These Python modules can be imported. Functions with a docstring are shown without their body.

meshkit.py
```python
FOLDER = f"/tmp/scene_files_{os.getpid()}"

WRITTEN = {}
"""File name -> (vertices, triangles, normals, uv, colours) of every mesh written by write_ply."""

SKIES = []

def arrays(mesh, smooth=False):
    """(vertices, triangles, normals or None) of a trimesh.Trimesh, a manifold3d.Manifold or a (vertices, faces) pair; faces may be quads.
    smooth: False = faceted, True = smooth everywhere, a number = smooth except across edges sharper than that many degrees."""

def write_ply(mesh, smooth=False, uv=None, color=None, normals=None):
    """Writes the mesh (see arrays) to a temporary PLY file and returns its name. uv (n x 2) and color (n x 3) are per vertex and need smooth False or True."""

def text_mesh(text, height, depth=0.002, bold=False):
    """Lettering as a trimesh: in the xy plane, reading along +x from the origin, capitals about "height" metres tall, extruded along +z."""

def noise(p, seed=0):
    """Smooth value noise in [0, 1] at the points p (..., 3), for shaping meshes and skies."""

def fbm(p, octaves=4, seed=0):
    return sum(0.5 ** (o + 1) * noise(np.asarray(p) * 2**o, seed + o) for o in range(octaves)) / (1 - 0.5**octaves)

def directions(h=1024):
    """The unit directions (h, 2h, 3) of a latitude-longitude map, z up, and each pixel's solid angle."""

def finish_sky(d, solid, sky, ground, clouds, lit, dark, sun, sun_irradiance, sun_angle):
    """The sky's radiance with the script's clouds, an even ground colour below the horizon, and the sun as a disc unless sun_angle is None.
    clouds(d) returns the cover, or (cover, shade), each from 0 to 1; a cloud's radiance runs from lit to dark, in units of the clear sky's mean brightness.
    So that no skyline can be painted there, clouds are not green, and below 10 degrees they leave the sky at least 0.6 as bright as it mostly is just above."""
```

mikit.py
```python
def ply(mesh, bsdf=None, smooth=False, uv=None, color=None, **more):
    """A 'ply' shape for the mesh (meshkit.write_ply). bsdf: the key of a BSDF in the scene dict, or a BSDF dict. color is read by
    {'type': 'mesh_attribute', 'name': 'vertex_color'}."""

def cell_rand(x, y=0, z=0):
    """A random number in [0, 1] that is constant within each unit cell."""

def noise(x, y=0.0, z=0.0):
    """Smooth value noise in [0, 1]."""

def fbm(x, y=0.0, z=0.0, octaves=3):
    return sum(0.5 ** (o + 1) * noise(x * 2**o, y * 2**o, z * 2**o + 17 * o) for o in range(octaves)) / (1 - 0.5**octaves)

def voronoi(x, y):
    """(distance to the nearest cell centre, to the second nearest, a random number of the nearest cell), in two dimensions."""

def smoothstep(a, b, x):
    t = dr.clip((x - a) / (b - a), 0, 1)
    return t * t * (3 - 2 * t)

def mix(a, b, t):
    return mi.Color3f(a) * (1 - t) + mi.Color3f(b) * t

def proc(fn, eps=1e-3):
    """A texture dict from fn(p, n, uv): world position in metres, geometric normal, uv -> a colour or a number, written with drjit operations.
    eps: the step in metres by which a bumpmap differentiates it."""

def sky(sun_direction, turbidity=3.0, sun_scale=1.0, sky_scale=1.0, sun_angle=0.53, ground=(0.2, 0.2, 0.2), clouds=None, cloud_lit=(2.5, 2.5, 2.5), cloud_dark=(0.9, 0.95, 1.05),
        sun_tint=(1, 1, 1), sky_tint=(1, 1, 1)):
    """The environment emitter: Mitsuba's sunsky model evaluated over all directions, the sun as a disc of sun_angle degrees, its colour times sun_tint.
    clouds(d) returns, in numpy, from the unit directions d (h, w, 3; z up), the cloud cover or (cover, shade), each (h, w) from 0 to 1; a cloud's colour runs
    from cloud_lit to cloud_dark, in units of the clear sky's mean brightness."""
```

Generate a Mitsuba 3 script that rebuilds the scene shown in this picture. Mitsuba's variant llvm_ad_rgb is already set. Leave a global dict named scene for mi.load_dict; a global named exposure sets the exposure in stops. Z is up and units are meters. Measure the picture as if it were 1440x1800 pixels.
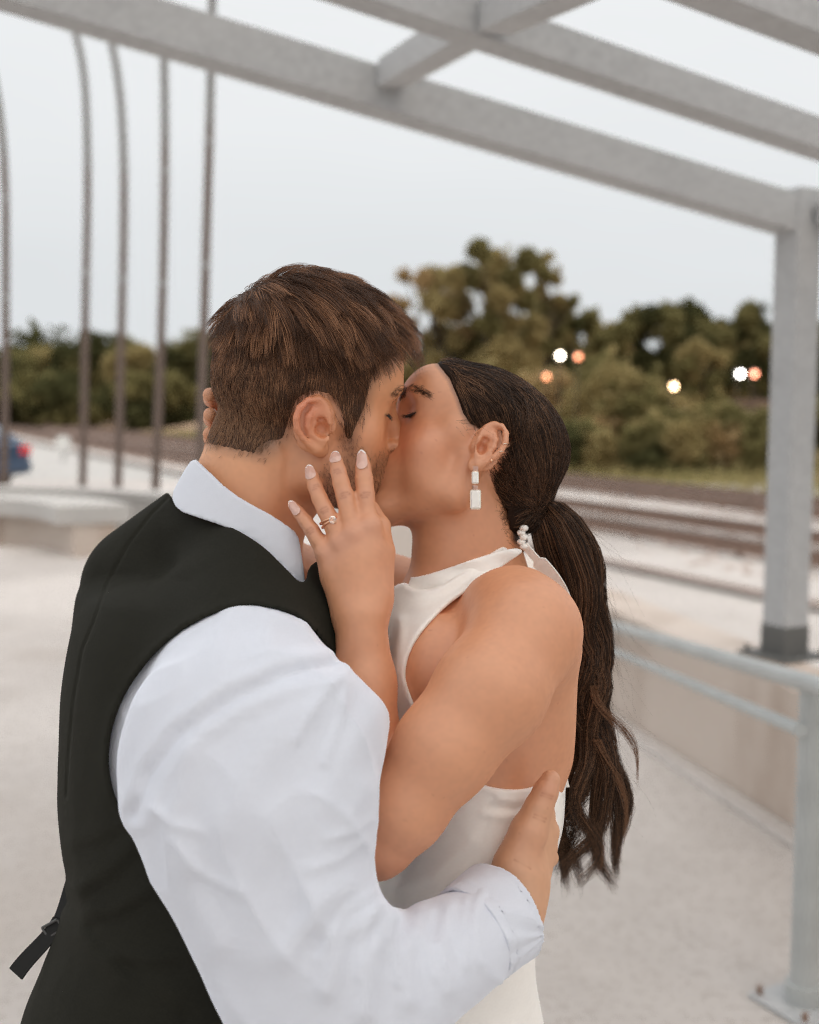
import math, random, os
import numpy as np, trimesh, mitsuba as mi, drjit as dr, mikit, meshkit
from shapely.geometry import Polygon, LineString
from scipy.spatial import cKDTree

rng = np.random.default_rng(7)
random.seed(7)
T = mi.ScalarTransform4f
scene, labels = {}, {}

# ---------------------------------------------------------------- camera
FPX = 2100.0                         # focal length in pixels of the 1440 x 1800 photograph
EYE = np.array([0.0, 0.0, 1.62])
PITCH, ROLL = math.radians(5.0), math.radians(0.35)
FWD = np.array([0, math.cos(PITCH), -math.sin(PITCH)])
_r0, _u0 = np.array([1.0, 0, 0]), np.array([0, math.sin(PITCH), math.cos(PITCH)])
RIGHT = math.cos(ROLL) * _r0 + math.sin(ROLL) * _u0
UP = math.cos(ROLL) * _u0 - math.sin(ROLL) * _r0
BASIS = np.stack([RIGHT, UP, FWD])   # rows: the axes in which the two people are modelled (x right, y up, z away)

def q(u, v, d):
    """A point in the modelling axes."""
    return np.array([(u - 720) / FPX * d, (900 - v) / FPX * d, d])
def to_world(p):
    return EYE + np.asarray(p) @ BASIS
def at(u, v, d):
    return to_world(q(u, v, d))
def on_plane(u, v, z=0.0):
    r = q(u, v, 1.0) @ BASIS
    return EYE + r * ((z - EYE[2]) / r[2])

FOCUS = 1.235
scene['camera'] = {'type': 'thinlens', 'fov': 2 * math.degrees(math.atan(720 / FPX)), 'fov_axis': 'x',
                   'aperture_radius': 0.0060, 'focus_distance': FOCUS, 'near_clip': 0.05, 'far_clip': 2000.0,
                   'to_world': T().look_at(origin=EYE.tolist(), target=(EYE + FWD).tolist(), up=UP.tolist())}
# ---------------------------------------------------------------- sky: an even overcast, brighter overhead, soft low light from the left behind the camera
def overcast(d):
    el = np.clip(d[..., 2], 0, 1)
    wisps = meshkit.fbm(d * np.array([3.0, 3.0, 9.0]) + 5, 4, 3)
    return np.ones_like(el), np.clip(0.98 - 0.98 * el + 0.20 * (wisps - 0.5), 0, 1)
scene['sky'] = mikit.sky((0.30, -0.62, 0.72), turbidity=4, sun_scale=0.16, sun_angle=50, clouds=overcast,
                         cloud_lit=(5.0, 5.0, 5.0), cloud_dark=(3.02, 3.15, 3.23), sun_tint=(1.0, 0.95, 0.88), ground=(0.24, 0.22, 0.20))
exposure = 1.16

# ---------------------------------------------------------------- materials
def rgb(*c):
    return {'type': 'rgb', 'value': list(c)}
def principled(color, rough=0.5, **k):
    return {'type': 'twosided', 'bsdf': {'type': 'principled', 'base_color': color if isinstance(color, dict) else rgb(*color), 'roughness': rough, **k}}
def tone(c, amount=0.15, scale=3.0, second=None):
    c2 = second or tuple(x * (1 - amount) for x in c)
    def fn(p, n, uv):
        return mikit.mix(c, c2, mikit.fbm(p.x * scale, p.y * scale, p.z * scale, 4))
    return mikit.proc(fn)
def concrete_fn(p, n, uv):
    big = mikit.fbm(p.x * 0.5, p.y * 0.5, p.z * 0.5, 3)
    fine = mikit.fbm(p.x * 9, p.y * 9, p.z * 9, 4)
    speck = mikit.smoothstep(0.62, 0.75, mikit.noise(p.x * 60, p.y * 60, p.z * 60))
    c = mikit.mix((0.57, 0.53, 0.50), (0.44, 0.405, 0.38), mikit.smoothstep(0.3, 0.75, big))
    c = mikit.mix(c, (0.61, 0.57, 0.545), 0.35 * fine)
    stain = mikit.smoothstep(0.56, 0.72, mikit.fbm(p.x * 1.3 + 7, p.y * 1.3, 0.3, 4))
    c = mikit.mix(c, (0.40, 0.355, 0.32), 0.45 * stain)
    return mikit.mix(c, (0.34, 0.30, 0.27), 0.35 * speck)
scene['concrete'] = principled(mikit.proc(concrete_fn), 0.8, specular=0.3)
def wall_fn(p, n, uv):
    stain = mikit.fbm(p.x * 2.5, p.y * 2.5, p.z * 0.5, 4)
    fine = mikit.fbm(p.x * 14, p.y * 14, p.z * 14, 3)
    c = mikit.mix((0.58, 0.50, 0.44), (0.40, 0.31, 0.25), mikit.smoothstep(0.45, 0.8, stain))
    return mikit.mix(c, (0.6, 0.55, 0.5), 0.3 * fine)
scene['wall_concrete'] = principled(mikit.proc(wall_fn), 0.85, specular=0.2)
scene['pale_concrete'] = principled(tone((0.53, 0.515, 0.495), 0.18, 1.5), 0.8, specular=0.3)
def galv_fn(p, n, uv):
    a = mikit.noise(p.x * 55, p.y * 55, p.z * 55)
    b = mikit.fbm(p.x * 4, p.y * 4, p.z * 4, 3)
    c = mikit.mix((0.44, 0.45, 0.455), (0.325, 0.33, 0.335), a)
    return mikit.mix(c, (0.48, 0.485, 0.49), b * 0.6)
scene['galvanised'] = principled(mikit.proc(galv_fn), 0.55, specular=0.4)
scene['dark_steel'] = principled(tone((0.13, 0.13, 0.125), 0.3, 8), 0.6)
scene['rail_paint'] = principled(tone((0.46, 0.48, 0.475), 0.25, 10), 0.4, metallic=0.15)
def pole_fn(p, n, uv):
    w = mikit.smoothstep(5.2, 5.6, p.z + 0.6 * mikit.noise(p.x * 3, p.y * 3))
    c = mikit.mix((0.15, 0.105, 0.085), (0.22, 0.215, 0.205), w)
    return mikit.mix(c, (0.13, 0.10, 0.085), 0.4 * mikit.fbm(p.x * 6, p.y * 6, p.z * 1.3, 3))
scene['pole_metal'] = principled(mikit.proc(pole_fn), 0.55, metallic=0.2)
scene['ballast'] = principled(tone((0.52, 0.42, 0.37), 0.3, 2.0), 0.9)
scene['stone_a'] = principled((0.55, 0.46, 0.41), 0.9)
scene['rust'] = principled(tone((0.30, 0.20, 0.155), 0.4, 4), 0.7)
scene['rail_head'] = principled((0.36, 0.33, 0.31), 0.35, metallic=0.7)
scene['timber'] = principled(tone((0.26, 0.185, 0.15), 0.4, 5), 0.85)
scene['dry_grass'] = principled(tone((0.34, 0.29, 0.13), 0.4, 0.8, (0.2, 0.19, 0.08)), 0.9)
scene['earth'] = principled(tone((0.42, 0.29, 0.21), 0.4, 0.4, (0.27, 0.19, 0.12)), 0.95)
scene['bark'] = principled((0.09, 0.07, 0.05), 0.9)
LEAF = {'leaf_dark': (0.125, 0.125, 0.055), 'leaf_mid': (0.29, 0.260, 0.115), 'leaf_olive': (0.47, 0.385, 0.185), 'leaf_warm': (0.58, 0.430, 0.230)}
for k_, c_ in LEAF.items():
    scene[k_] = {'type': 'principledthin', 'base_color': rgb(*c_), 'roughness': 0.55, 'diff_trans': 1.0}

# ---------------------------------------------------------------- mesh helpers
def shape(key, mesh, bsdf, smooth=False, label=None, cat=None, group=None, kind=None, **k):
    base, i = key, 0
    while key in scene:
        i += 1
        key = f'{base}_{i:03d}'
    scene[key] = mikit.ply(mesh, bsdf, smooth=smooth, **k)
    tag(key, label, cat, group, kind)
    return key
def tag(key, label=None, cat=None, group=None, kind=None):
    d = {a: b for a, b in (('label', label), ('category', cat), ('group', group), ('kind', kind)) if b}
    if d:
        labels[key] = d
def numbered(name):
    key, i = name, 0
    while any(k == key or k.startswith(key + '__') for k in scene) or key in labels:
        i += 1
        key = f'{name}_{i:03d}'
    return key
def cat_(*ms):
    return trimesh.util.concatenate([m for m in ms])
def box(size, center=(0, 0, 0), bevel=0.0, rot=None):
    sx, sy, sz = size
    if bevel > 0:
        import manifold3d as m3
        h = np.array(size) / 2
        b = bevel
        pts = []
        for ax in range(3):
            e = h - b
            e = e.copy(); e[ax] = h[ax]
            for s in np.ndindex(2, 2, 2):
                pts.append(e * (np.array(s) * 2 - 1))
        m = trimesh.convex.convex_hull(np.array(pts))
    else:
        m = trimesh.creation.box(size)
    if rot is not None:
        M = np.eye(4); M[:3, :3] = rot
        m.apply_transform(M)
    m.apply_translation(center)
    return m
def frame_of(d, up=(0, 0, 1)):
    d = np.asarray(d, float) / np.linalg.norm(d)
    s = np.cross(d, up); s /= np.linalg.norm(s)
    return np.stack([d, s, np.cross(s, d)], 1)          # columns: along, sideways, up
def bar(a, b, w, h, bevel=0.004):
    a, b = np.asarray(a, float), np.asarray(b, float)
    return box((np.linalg.norm(b - a), w, h), (a + b) / 2, bevel, frame_of(b - a))
def tube(pts, r, sides=12, cap=True):
    p = np.asarray(pts, float)
    r = np.broadcast_to(r, (len(p),))
    t = np.gradient(p, axis=0); t /= np.linalg.norm(t, axis=1, keepdims=True)
    ref = np.array([0, 0, 1.0]) if abs(t[0, 2]) < 0.9 else np.array([1.0, 0, 0])
    V = []
    a = np.cross(t[0], ref); a /= np.linalg.norm(a)
    ang = np.arange(sides) * 2 * np.pi / sides
    for i in range(len(p)):
        a = a - t[i] * (a @ t[i]); a /= np.linalg.norm(a)
        b = np.cross(t[i], a)
        V.append(p[i] + r[i] * (np.cos(ang)[:, None] * a + np.sin(ang)[:, None] * b))
    V = np.vstack(V)
    n, F = len(p), []
    for i in range(n - 1):
        for j in range(sides):
            k, l = i * sides + j, i * sides + (j + 1) % sides
            F += [[k, l, l + sides], [k, l + sides, k + sides]]
    if cap:
        V = np.vstack([V, p[0], p[-1]])
        for j in range(sides):
            F += [[n * sides, (j + 1) % sides, j], [n * sides + 1, (n - 1) * sides + j, (n - 1) * sides + (j + 1) % sides]]
    return trimesh.Trimesh(V, F, process=False)
def spline(pts, n=20):
    from scipy.interpolate import CubicSpline
    p = np.asarray(pts, float)
    s = np.r_[0, np.cumsum(np.linalg.norm(np.diff(p, axis=0), axis=1))]
    return CubicSpline(s / s[-1], p)(np.linspace(0, 1, n))
def sheet(f, xs, ys):
    X, Y = np.meshgrid(xs, ys, indexing='ij')
    V = np.stack([X, Y, f(X, Y)], -1).reshape(-1, 3)
    n, m = len(xs), len(ys)
    i, j = np.meshgrid(np.arange(n - 1), np.arange(m - 1), indexing='ij')
    k = (i * m + j).ravel()
    return trimesh.Trimesh(V, np.vstack([np.stack([k, k + m, k + m + 1], 1), np.stack([k, k + m + 1, k + 1], 1)]), process=False)
# ================================================================ the setting
GROUND_C = (0.36, 0.315, 0.275)
far_ = np.r_[-1500, -500, -200, np.linspace(-90, 90, 61), 200, 500, 1500]
# plaza floor: pale cast concrete, one slab sheet
def flat(z):
    return lambda X, Y: np.full_like(X, z)
shape('plaza_floor', sheet(flat(0.0), np.linspace(-30, 12, 8), np.linspace(-12, 26, 8)), 'concrete', kind='structure', label='pale pinkish concrete plaza floor under the couple')

# ---- low concrete wall on the right, behind the handrail
w0, w1 = on_plane(1124, 1289), on_plane(1390, 1462)
wd = (w1 - w0)[:2] / np.linalg.norm((w1 - w0)[:2])
wn = np.array([-wd[1], wd[0]])
if wn[0] < 0: wn = -wn
WALL_H = 0.56
a_, b_ = w0[:2] - wd * 7.0, w1[:2] + wd * 3.0
def wall_piece(a, b, off, thick, z0, z1, bev=0.012):
    A, B = np.r_[a + wn * (off + thick / 2), (z0 + z1) / 2], np.r_[b + wn * (off + thick / 2), (z0 + z1) / 2]
    return bar(A, B, thick, z1 - z0, bev)
wk = numbered('ramp_wall')
shape(wk + '__body', wall_piece(a_, b_, 0, 0.30, -0.02, WALL_H), 'wall_concrete')
shape(wk + '__footing', wall_piece(a_, b_, -0.10, 0.10, -0.015, 0.030), 'concrete')
tag(wk, 'low stained concrete wall behind the metal handrail on the right', 'wall')

# ---- pale pavement between the wall and the tracks
trk = np.array([-0.42, 0.90]); trk /= np.linalg.norm(trk)      # direction in which the railway runs
tn = np.array([trk[1], -trk[0]])                               # to its right, away from the plaza
TRK0 = on_plane(1357, 1010)[:2]
def strip(off0, off1, z, lo=-60, hi=170, n=12):
    pts = []
    s = np.linspace(lo, hi, n)
    V = np.array([np.r_[TRK0 + trk * t + tn * o, z] for t in s for o in (off0, off1)])
    F = []
    for i in range(n - 1):
        k = 2 * i
        F += [[k, k + 1, k + 3], [k, k + 3, k + 2]]
    m = trimesh.Trimesh(V, F, process=False)
    if m.face_normals[0][2] < 0: m.invert()
    return m

def terrain(X, Y):
    o = (X - TRK0[0]) * tn[0] + (Y - TRK0[1]) * tn[1]
    t = np.clip((o - 9.5) / 11.0, 0, 1)
    bank = 1.75 * t * t * (3 - 2 * t)
    P3 = np.stack([X * 0.35, Y * 0.35, X * 0], -1)
    return -0.12 + bank + 0.35 * t * (meshkit.fbm(P3, 3, 5) - 0.5)
gx = np.r_[-1500, -700, -300, -160, np.linspace(-110, 70, 121), 110, 200, 500, 1500]
gy = np.r_[-60, -30, np.linspace(-15, 150, 111), 200, 320, 700, 1900]
shape('ground', sheet(terrain, gx, gy), 'earth', smooth=True, kind='structure', label='brown earth ground with a low bank beyond the tracks')
shape('pavement', strip(-9.0, -1.25, -0.02), 'pale_concrete', kind='structure', label='pale pavement between the low wall and the railway')
shape('kerb', cat_(strip(-1.25, -1.05, 0.06), strip(-1.251, -1.25, 0.06)), 'timber', kind='structure', label='dark kerb line along the pavement')
shape('trackside_path', strip(-1.05, -0.25, -0.01), 'pale_concrete', kind='structure', label='pale gravel path beside the first track')
shape('ballast_bed', strip(-0.25, 6.9, -0.03, n=40), 'ballast', kind='structure', label='reddish stone ballast under both tracks')
# loose stones on the ballast, each a small block, too many to count
def stones(n, o0, o1, t0, t1, s0, s1, z):
    base = np.array(trimesh.creation.icosphere(0, 1.0).vertices); F0 = np.array(trimesh.creation.icosphere(0, 1.0).faces)
    V, F = [], []
    for i in range(n):
        o, t = rng.uniform(o0, o1), t0 + (t1 - t0) * rng.random() ** 1.7
        c = TRK0 + trk * t + tn * o
        V.append(base * rng.uniform(s0, s1, 3) + np.r_[c, z]); F.append(F0 + 12 * i)
    return trimesh.Trimesh(np.vstack(V), np.vstack(F), process=False)
shape('ballast_stones', stones(2500, -0.4, 6.9, -8, 30, 0.03, 0.075, -0.02), 'stone_a', kind='stuff', label='loose pinkish stones lying on the ballast', cat='gravel')

def railway(name, off, label, near):
    k = numbered(name)
    prof = [(-0.07, 0), (0.07, 0), (0.07, 0.015), (0.012, 0.04), (0.012, 0.115), (0.035, 0.125), (0.035, 0.155), (-0.035, 0.155), (-0.035, 0.125), (-0.012, 0.115), (-0.012, 0.04), (-0.07, 0.015)]
    for s in (0.62, 2.06):
        P = [np.array([np.r_[TRK0 + trk * t + tn * (off + s + x), 0.05 + z] for x, z in prof]) for t in np.linspace(-50, 160, 15)]
        V = np.vstack(P); n = len(prof); F = []
        for i in range(len(P) - 1):
            for j in range(n):
                a, b = i * n + j, i * n + (j + 1) % n
                F += [[a, b, b + n], [a, b + n, a + n]]
        shape(k + '__rail', trimesh.Trimesh(V, F, process=False), 'rust')
        top = bar(np.r_[TRK0 - trk * 50 + tn * (off + s), 0.2085], np.r_[TRK0 + trk * 160 + tn * (off + s), 0.2085], 0.055, 0.005, 0)
        shape(k + '__rail_top', top, 'rail_head')
    far = []
    for i in range(-12, 150):
        c = TRK0 + trk * (i * 0.62) + tn * (off + 1.34)
        m = box((0.25, 2.5, 0.20), (0, 0, 0), 0.015, frame_of(np.r_[trk, 0]))
        m.apply_transform(trimesh.transformations.rotation_matrix(rng.normal(0, 0.012), (0, 0, 1)))
        m.apply_translation(np.r_[c + tn * rng.normal(0, 0.03), -0.105 + rng.normal(0, 0.006)])
        if -8 <= i < near:
            shape(k + '__sleeper', m, 'timber')
        else:
            far.append(m)
    shape(k + '__far_sleepers', cat_(*far), 'timber', kind='stuff')
    tag(k, label, 'railway track')
railway('railway_track', 0.0, 'nearest railway track, its sleeper ends showing beside the pale path', 26)
railway('railway_track', 3.9, 'second railway track, next to the dry grass strip', 14)

# dry grass strip beyond the tracks
def blades(n, o0, o1, t0, t1, h0, h1, zfun):
    V = np.zeros((n, 3, 3)); o, t = rng.uniform(o0, o1, n), rng.uniform(t0, t1, n)
    c = TRK0 + trk * t[:, None] + tn * o[:, None]
    z = zfun(c[:, 0], c[:, 1]); a = rng.uniform(0, 6.28, n); w = rng.uniform(0.012, 0.03, n); h = rng.uniform(h0, h1, n)
    d = np.stack([np.cos(a), np.sin(a)], 1)
    V[:, 0, :2] = c - d * w[:, None]; V[:, 1, :2] = c + d * w[:, None]; V[:, 0, 2] = V[:, 1, 2] = z - 0.02
    V[:, 2, :2] = c + rng.normal(0, 0.12, (n, 2)); V[:, 2, 2] = z + h
    return trimesh.Trimesh(V.reshape(-1, 3), np.arange(3 * n).reshape(-1, 3), process=False)
scene['straw'] = {'type': 'twosided', 'bsdf': {'type': 'diffuse', 'reflectance': rgb(0.40, 0.34, 0.16)}}
scene['green_blade'] = {'type': 'twosided', 'bsdf': {'type': 'diffuse', 'reflectance': rgb(0.20, 0.20, 0.08)}}
shape('grass', blades(26000, 6.7, 13.5, -14, 60, 0.15, 0.55, terrain), 'straw', kind='stuff', label='strip of dry yellow grass between the tracks and the bushes', cat='grass')
shape('weeds', blades(9000, 7.5, 15.0, -14, 60, 0.15, 0.6, terrain), 'green_blade', kind='stuff', label='green weeds growing among the dry grass', cat='grass')

# ---------------------------------------------------------------- pergola of square galvanised tube, overhead
B1 = (np.array(at(-60, -52, 3.92)), np.array(at(1392, 379, 5.0)))
pk = numbered('pergola')
u1 = (B1[1] - B1[0]) / np.linalg.norm(B1[1] - B1[0])
shape(pk + '__beam', bar(B1[0] - u1 * 1.2, B1[1], 0.152, 0.152), 'galvanised')
def through(u0, v0, d0, u1_, v1_, d1, w, lo, hi):
    A, B = at(u0, v0, d0), at(u1_, v1_, d1)
    d = (B - A) / np.linalg.norm(B - A)
    return bar(A - d * lo, B + d * hi, w, w)
shape(pk + '__beam', through(840, 42, 3.30, 1440, 245, 3.98, 0.105, 2.2, 1.4), 'galvanised')
shape(pk + '__beam', through(1250, -34, 2.72, 1440, 40, 2.92, 0.105, 2.6, 1.5), 'galvanised')
shape(pk + '__cross_beam', through(690, 128, 4.30, 835, 40, 3.37, 0.10, 0.02, -0.06), 'galvanised', label='short cross beam over the bride, nearest the post')
shape(pk + '__cross_beam', through(872, 25, 3.24, 1010, -40, 2.76, 0.10, 0.0, 0.05), 'galvanised')
# the post under the first beam, on the wall
pt = np.array(at(1405, 372, 5.0))
base_z = WALL_H
rot = math.radians(28)
R45 = np.array([[math.cos(rot), -math.sin(rot), 0], [math.sin(rot), math.cos(rot), 0], [0, 0, 1]])
px_ = pt[:2]
shape(pk + '__post', box((0.138, 0.138, pt[2] + 0.09 - base_z - 0.01), (px_[0], px_[1], (pt[2] + 0.09 + base_z + 0.01) / 2), 0.006, R45), 'galvanised')
shape(pk + '__post_sleeve', box((0.145, 0.145, 0.13), (px_[0], px_[1], base_z + 0.075), 0.004, R45), 'dark_steel')
shape(pk + '__base_plate', box((0.28, 0.28, 0.014), (px_[0], px_[1], base_z + 0.007), 0.003, R45), 'dark_steel')
for i, j in ((-1, -1), (1, -1), (-1, 1), (1, 1)):
    c = px_ + R45[:2, :2] @ np.array([i * 0.11, j * 0.11])
    m = trimesh.creation.cylinder(0.012, 0.03, sections=6); m.apply_translation((c[0], c[1], base_z + 0.026))
    shape(pk + '__bolt', m, 'dark_steel')
br = bar(pt + np.array([0.07, -0.05, -0.02]), pt + np.array([0.5, -0.28, -0.02]), 0.10, 0.10)
shape(pk + '__beam', br, 'galvanised')
tag(pk, 'grey galvanised steel pergola of square beams overhead, its post standing on the low wall', 'pergola')

# ---------------------------------------------------------------- handrail of round tube
hk = numbered('handrail')
post_foot = on_plane(1413, 1768)
top0 = at(1400, 1212, post_foot @ FWD - EYE @ FWD if False else (post_foot - EYE) @ FWD)
dn = (post_foot - EYE) @ FWD
dn_top = ((post_foot + np.array([0, 0, 0.9])) - EYE) @ FWD
RN, RF = at(1440, 1206, dn_top - 0.13), at(1070, 1098, 6.0)
LN, LF = at(1408, 1284, dn_top - 0.02), at(1070, 1141, 6.0)
rd = (RN - RF) / np.linalg.norm(RN - RF)
shape(hk + '__top_rail', tube([RF - rd * 1.5, RF, RN, RN + rd * 1.2], 0.0255, 16), 'rail_paint', smooth=40)
shape(hk + '__lower_rail', tube([LF + (LF - LN) * 0.25, LF, LN], 0.019, 14), 'rail_paint', smooth=40)
pf = post_foot
topz = (at(1400, 1200, dn_top))[2]
m = trimesh.creation.cylinder(0.040, topz - 0.012, sections=24); m.apply_translation((pf[0], pf[1], (topz + 0.012) / 2))
shape(hk + '__post', m, 'rail_paint', smooth=40)
m = trimesh.creation.cylinder(0.052, 0.05, sections=24); m.apply_translation((pf[0], pf[1], 0.041))
shape(hk + '__post_collar', m, 'rail_paint', smooth=40)
shape(hk + '__base_plate', box((0.21, 0.21, 0.014), (pf[0], pf[1], 0.008), 0.003, R45), 'galvanised')
for i, j in ((-1, -1), (1, -1), (-1, 1), (1, 1)):
    c = pf[:2] + R45[:2, :2] @ np.array([i * 0.082, j * 0.082])
    m = trimesh.creation.cylinder(0.009, 0.022, sections=6); m.apply_translation((c[0], c[1], 0.026))
    shape(hk + '__bolt', m, 'rust')
fp = RF - rd * 0.4
m = trimesh.creation.cylinder(0.027, fp[2], sections=20); m.apply_translation((fp[0], fp[1], fp[2] / 2))
shape(hk + '__post', m, 'rail_paint', smooth=40)
tag(hk, 'grey metal tube handrail with two rails beside the ramp on the right', 'handrail')

# ---------------------------------------------------------------- left: tall bent poles and a curved concrete bench wall
poles = [([(-14, 120), (3, 230), (9, 330), (10, 480), (9, 700), (5, 868)], 17.0, 'tall bent metal pole at the left edge of the photo'),
         ([(126, 40), (146, 120), (152, 200), (154, 330), (151, 500), (148, 700), (145, 862)], 17.5, 'second tall bent pole from the left, its top leaning left'),
         ([(186, 40), (205, 120), (215, 220), (218, 360), (214, 560), (210, 740), (206, 882)], 16.5, 'third tall bent pole from the left, most curved at its top'),
         ([(286, 40), (289, 130), (290, 260), (288, 420), (283, 600), (277, 760), (272, 892)], 15.5, 'fourth tall bent pole from the left, nearly straight'),
         ([(374, -40), (371, 110), (367, 280), (362, 450), (357, 640), (352, 800), (349, 902)], 14.5, 'tall bent pole directly behind the head of the man')]
for pts, d, lab in poles:
    k = numbered('bent_pole')
    W = np.array([at(u, v, d) for u, v in pts])
    W = spline(W, 40)
    low = W[-1].copy()
    W = np.vstack([W, [low[0], low[1], 0.0]])
    shape(k + '__shaft', tube(W, np.linspace(0.048, 0.058, len(W)), 14), 'pole_metal', smooth=40)
    for f in (0.30, 0.52):
        c = W[int(f * len(W))]
        m = trimesh.creation.cylinder(0.066, 0.05, sections=16); m.apply_translation(c)
        shape(k + '__clamp_band', m, 'galvanised', smooth=40)
    m = trimesh.creation.cylinder(0.12, 0.02, sections=20); m.apply_translation((low[0], low[1], 0.012))
    shape(k + '__base_flange', m, 'dark_steel', smooth=40)
    tag(k, lab, 'pole', 'tall bent metal poles on the left')

def curved_wall(key, path, thick, z0, z1, mat, lab):
    line = LineString(spline(path, 40)).buffer(thick / 2, cap_style=2)
    m = trimesh.creation.extrude_polygon(line, z1 - z0, engine='earcut'); m.apply_translation((0, 0, z0))
    return m
bk = numbered('concrete_bench')
g0, g1, g2, g3, g4 = (on_plane(u, v)[:2] for u, v in ((-420, 958), (-150, 957), (40, 954), (118, 962), (168, 978)))
path = np.array([g0, g1, g2, g3, g4])
shape(bk + '__base', curved_wall('', path, 0.45, -0.01, 0.36, '', ''), 'wall_concrete')
shape(bk + '__seat', curved_wall('', path + np.array([0, -0.05]), 0.78, 0.36, 0.55, '', ''), 'pale_concrete')
tag(bk, 'curved concrete bench with an overhanging seat at the left edge', 'bench')
pk2 = numbered('planter_wall')
h0, h1, h2 = (on_plane(u, v)[:2] for u, v in ((-300, 938), (150, 938), (330, 955)))
path = np.array([h0, h1, h2])
shape(pk2 + '__wall', curved_wall('', path, 0.35, -0.01, 0.50, '', ''), 'pale_concrete')
shape(pk2 + '__coping', curved_wall('', path, 0.45, 0.503, 0.58, '', ''), 'pale_concrete')
c = on_plane(178, 948)
shape(pk2 + '__vent_grille', box((0.26, 0.03, 0.2), (c[0], c[1] - 0.2, 0.27), 0.004), 'timber')
tag(pk2, 'low pale planter wall behind the curved bench', 'wall')
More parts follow.
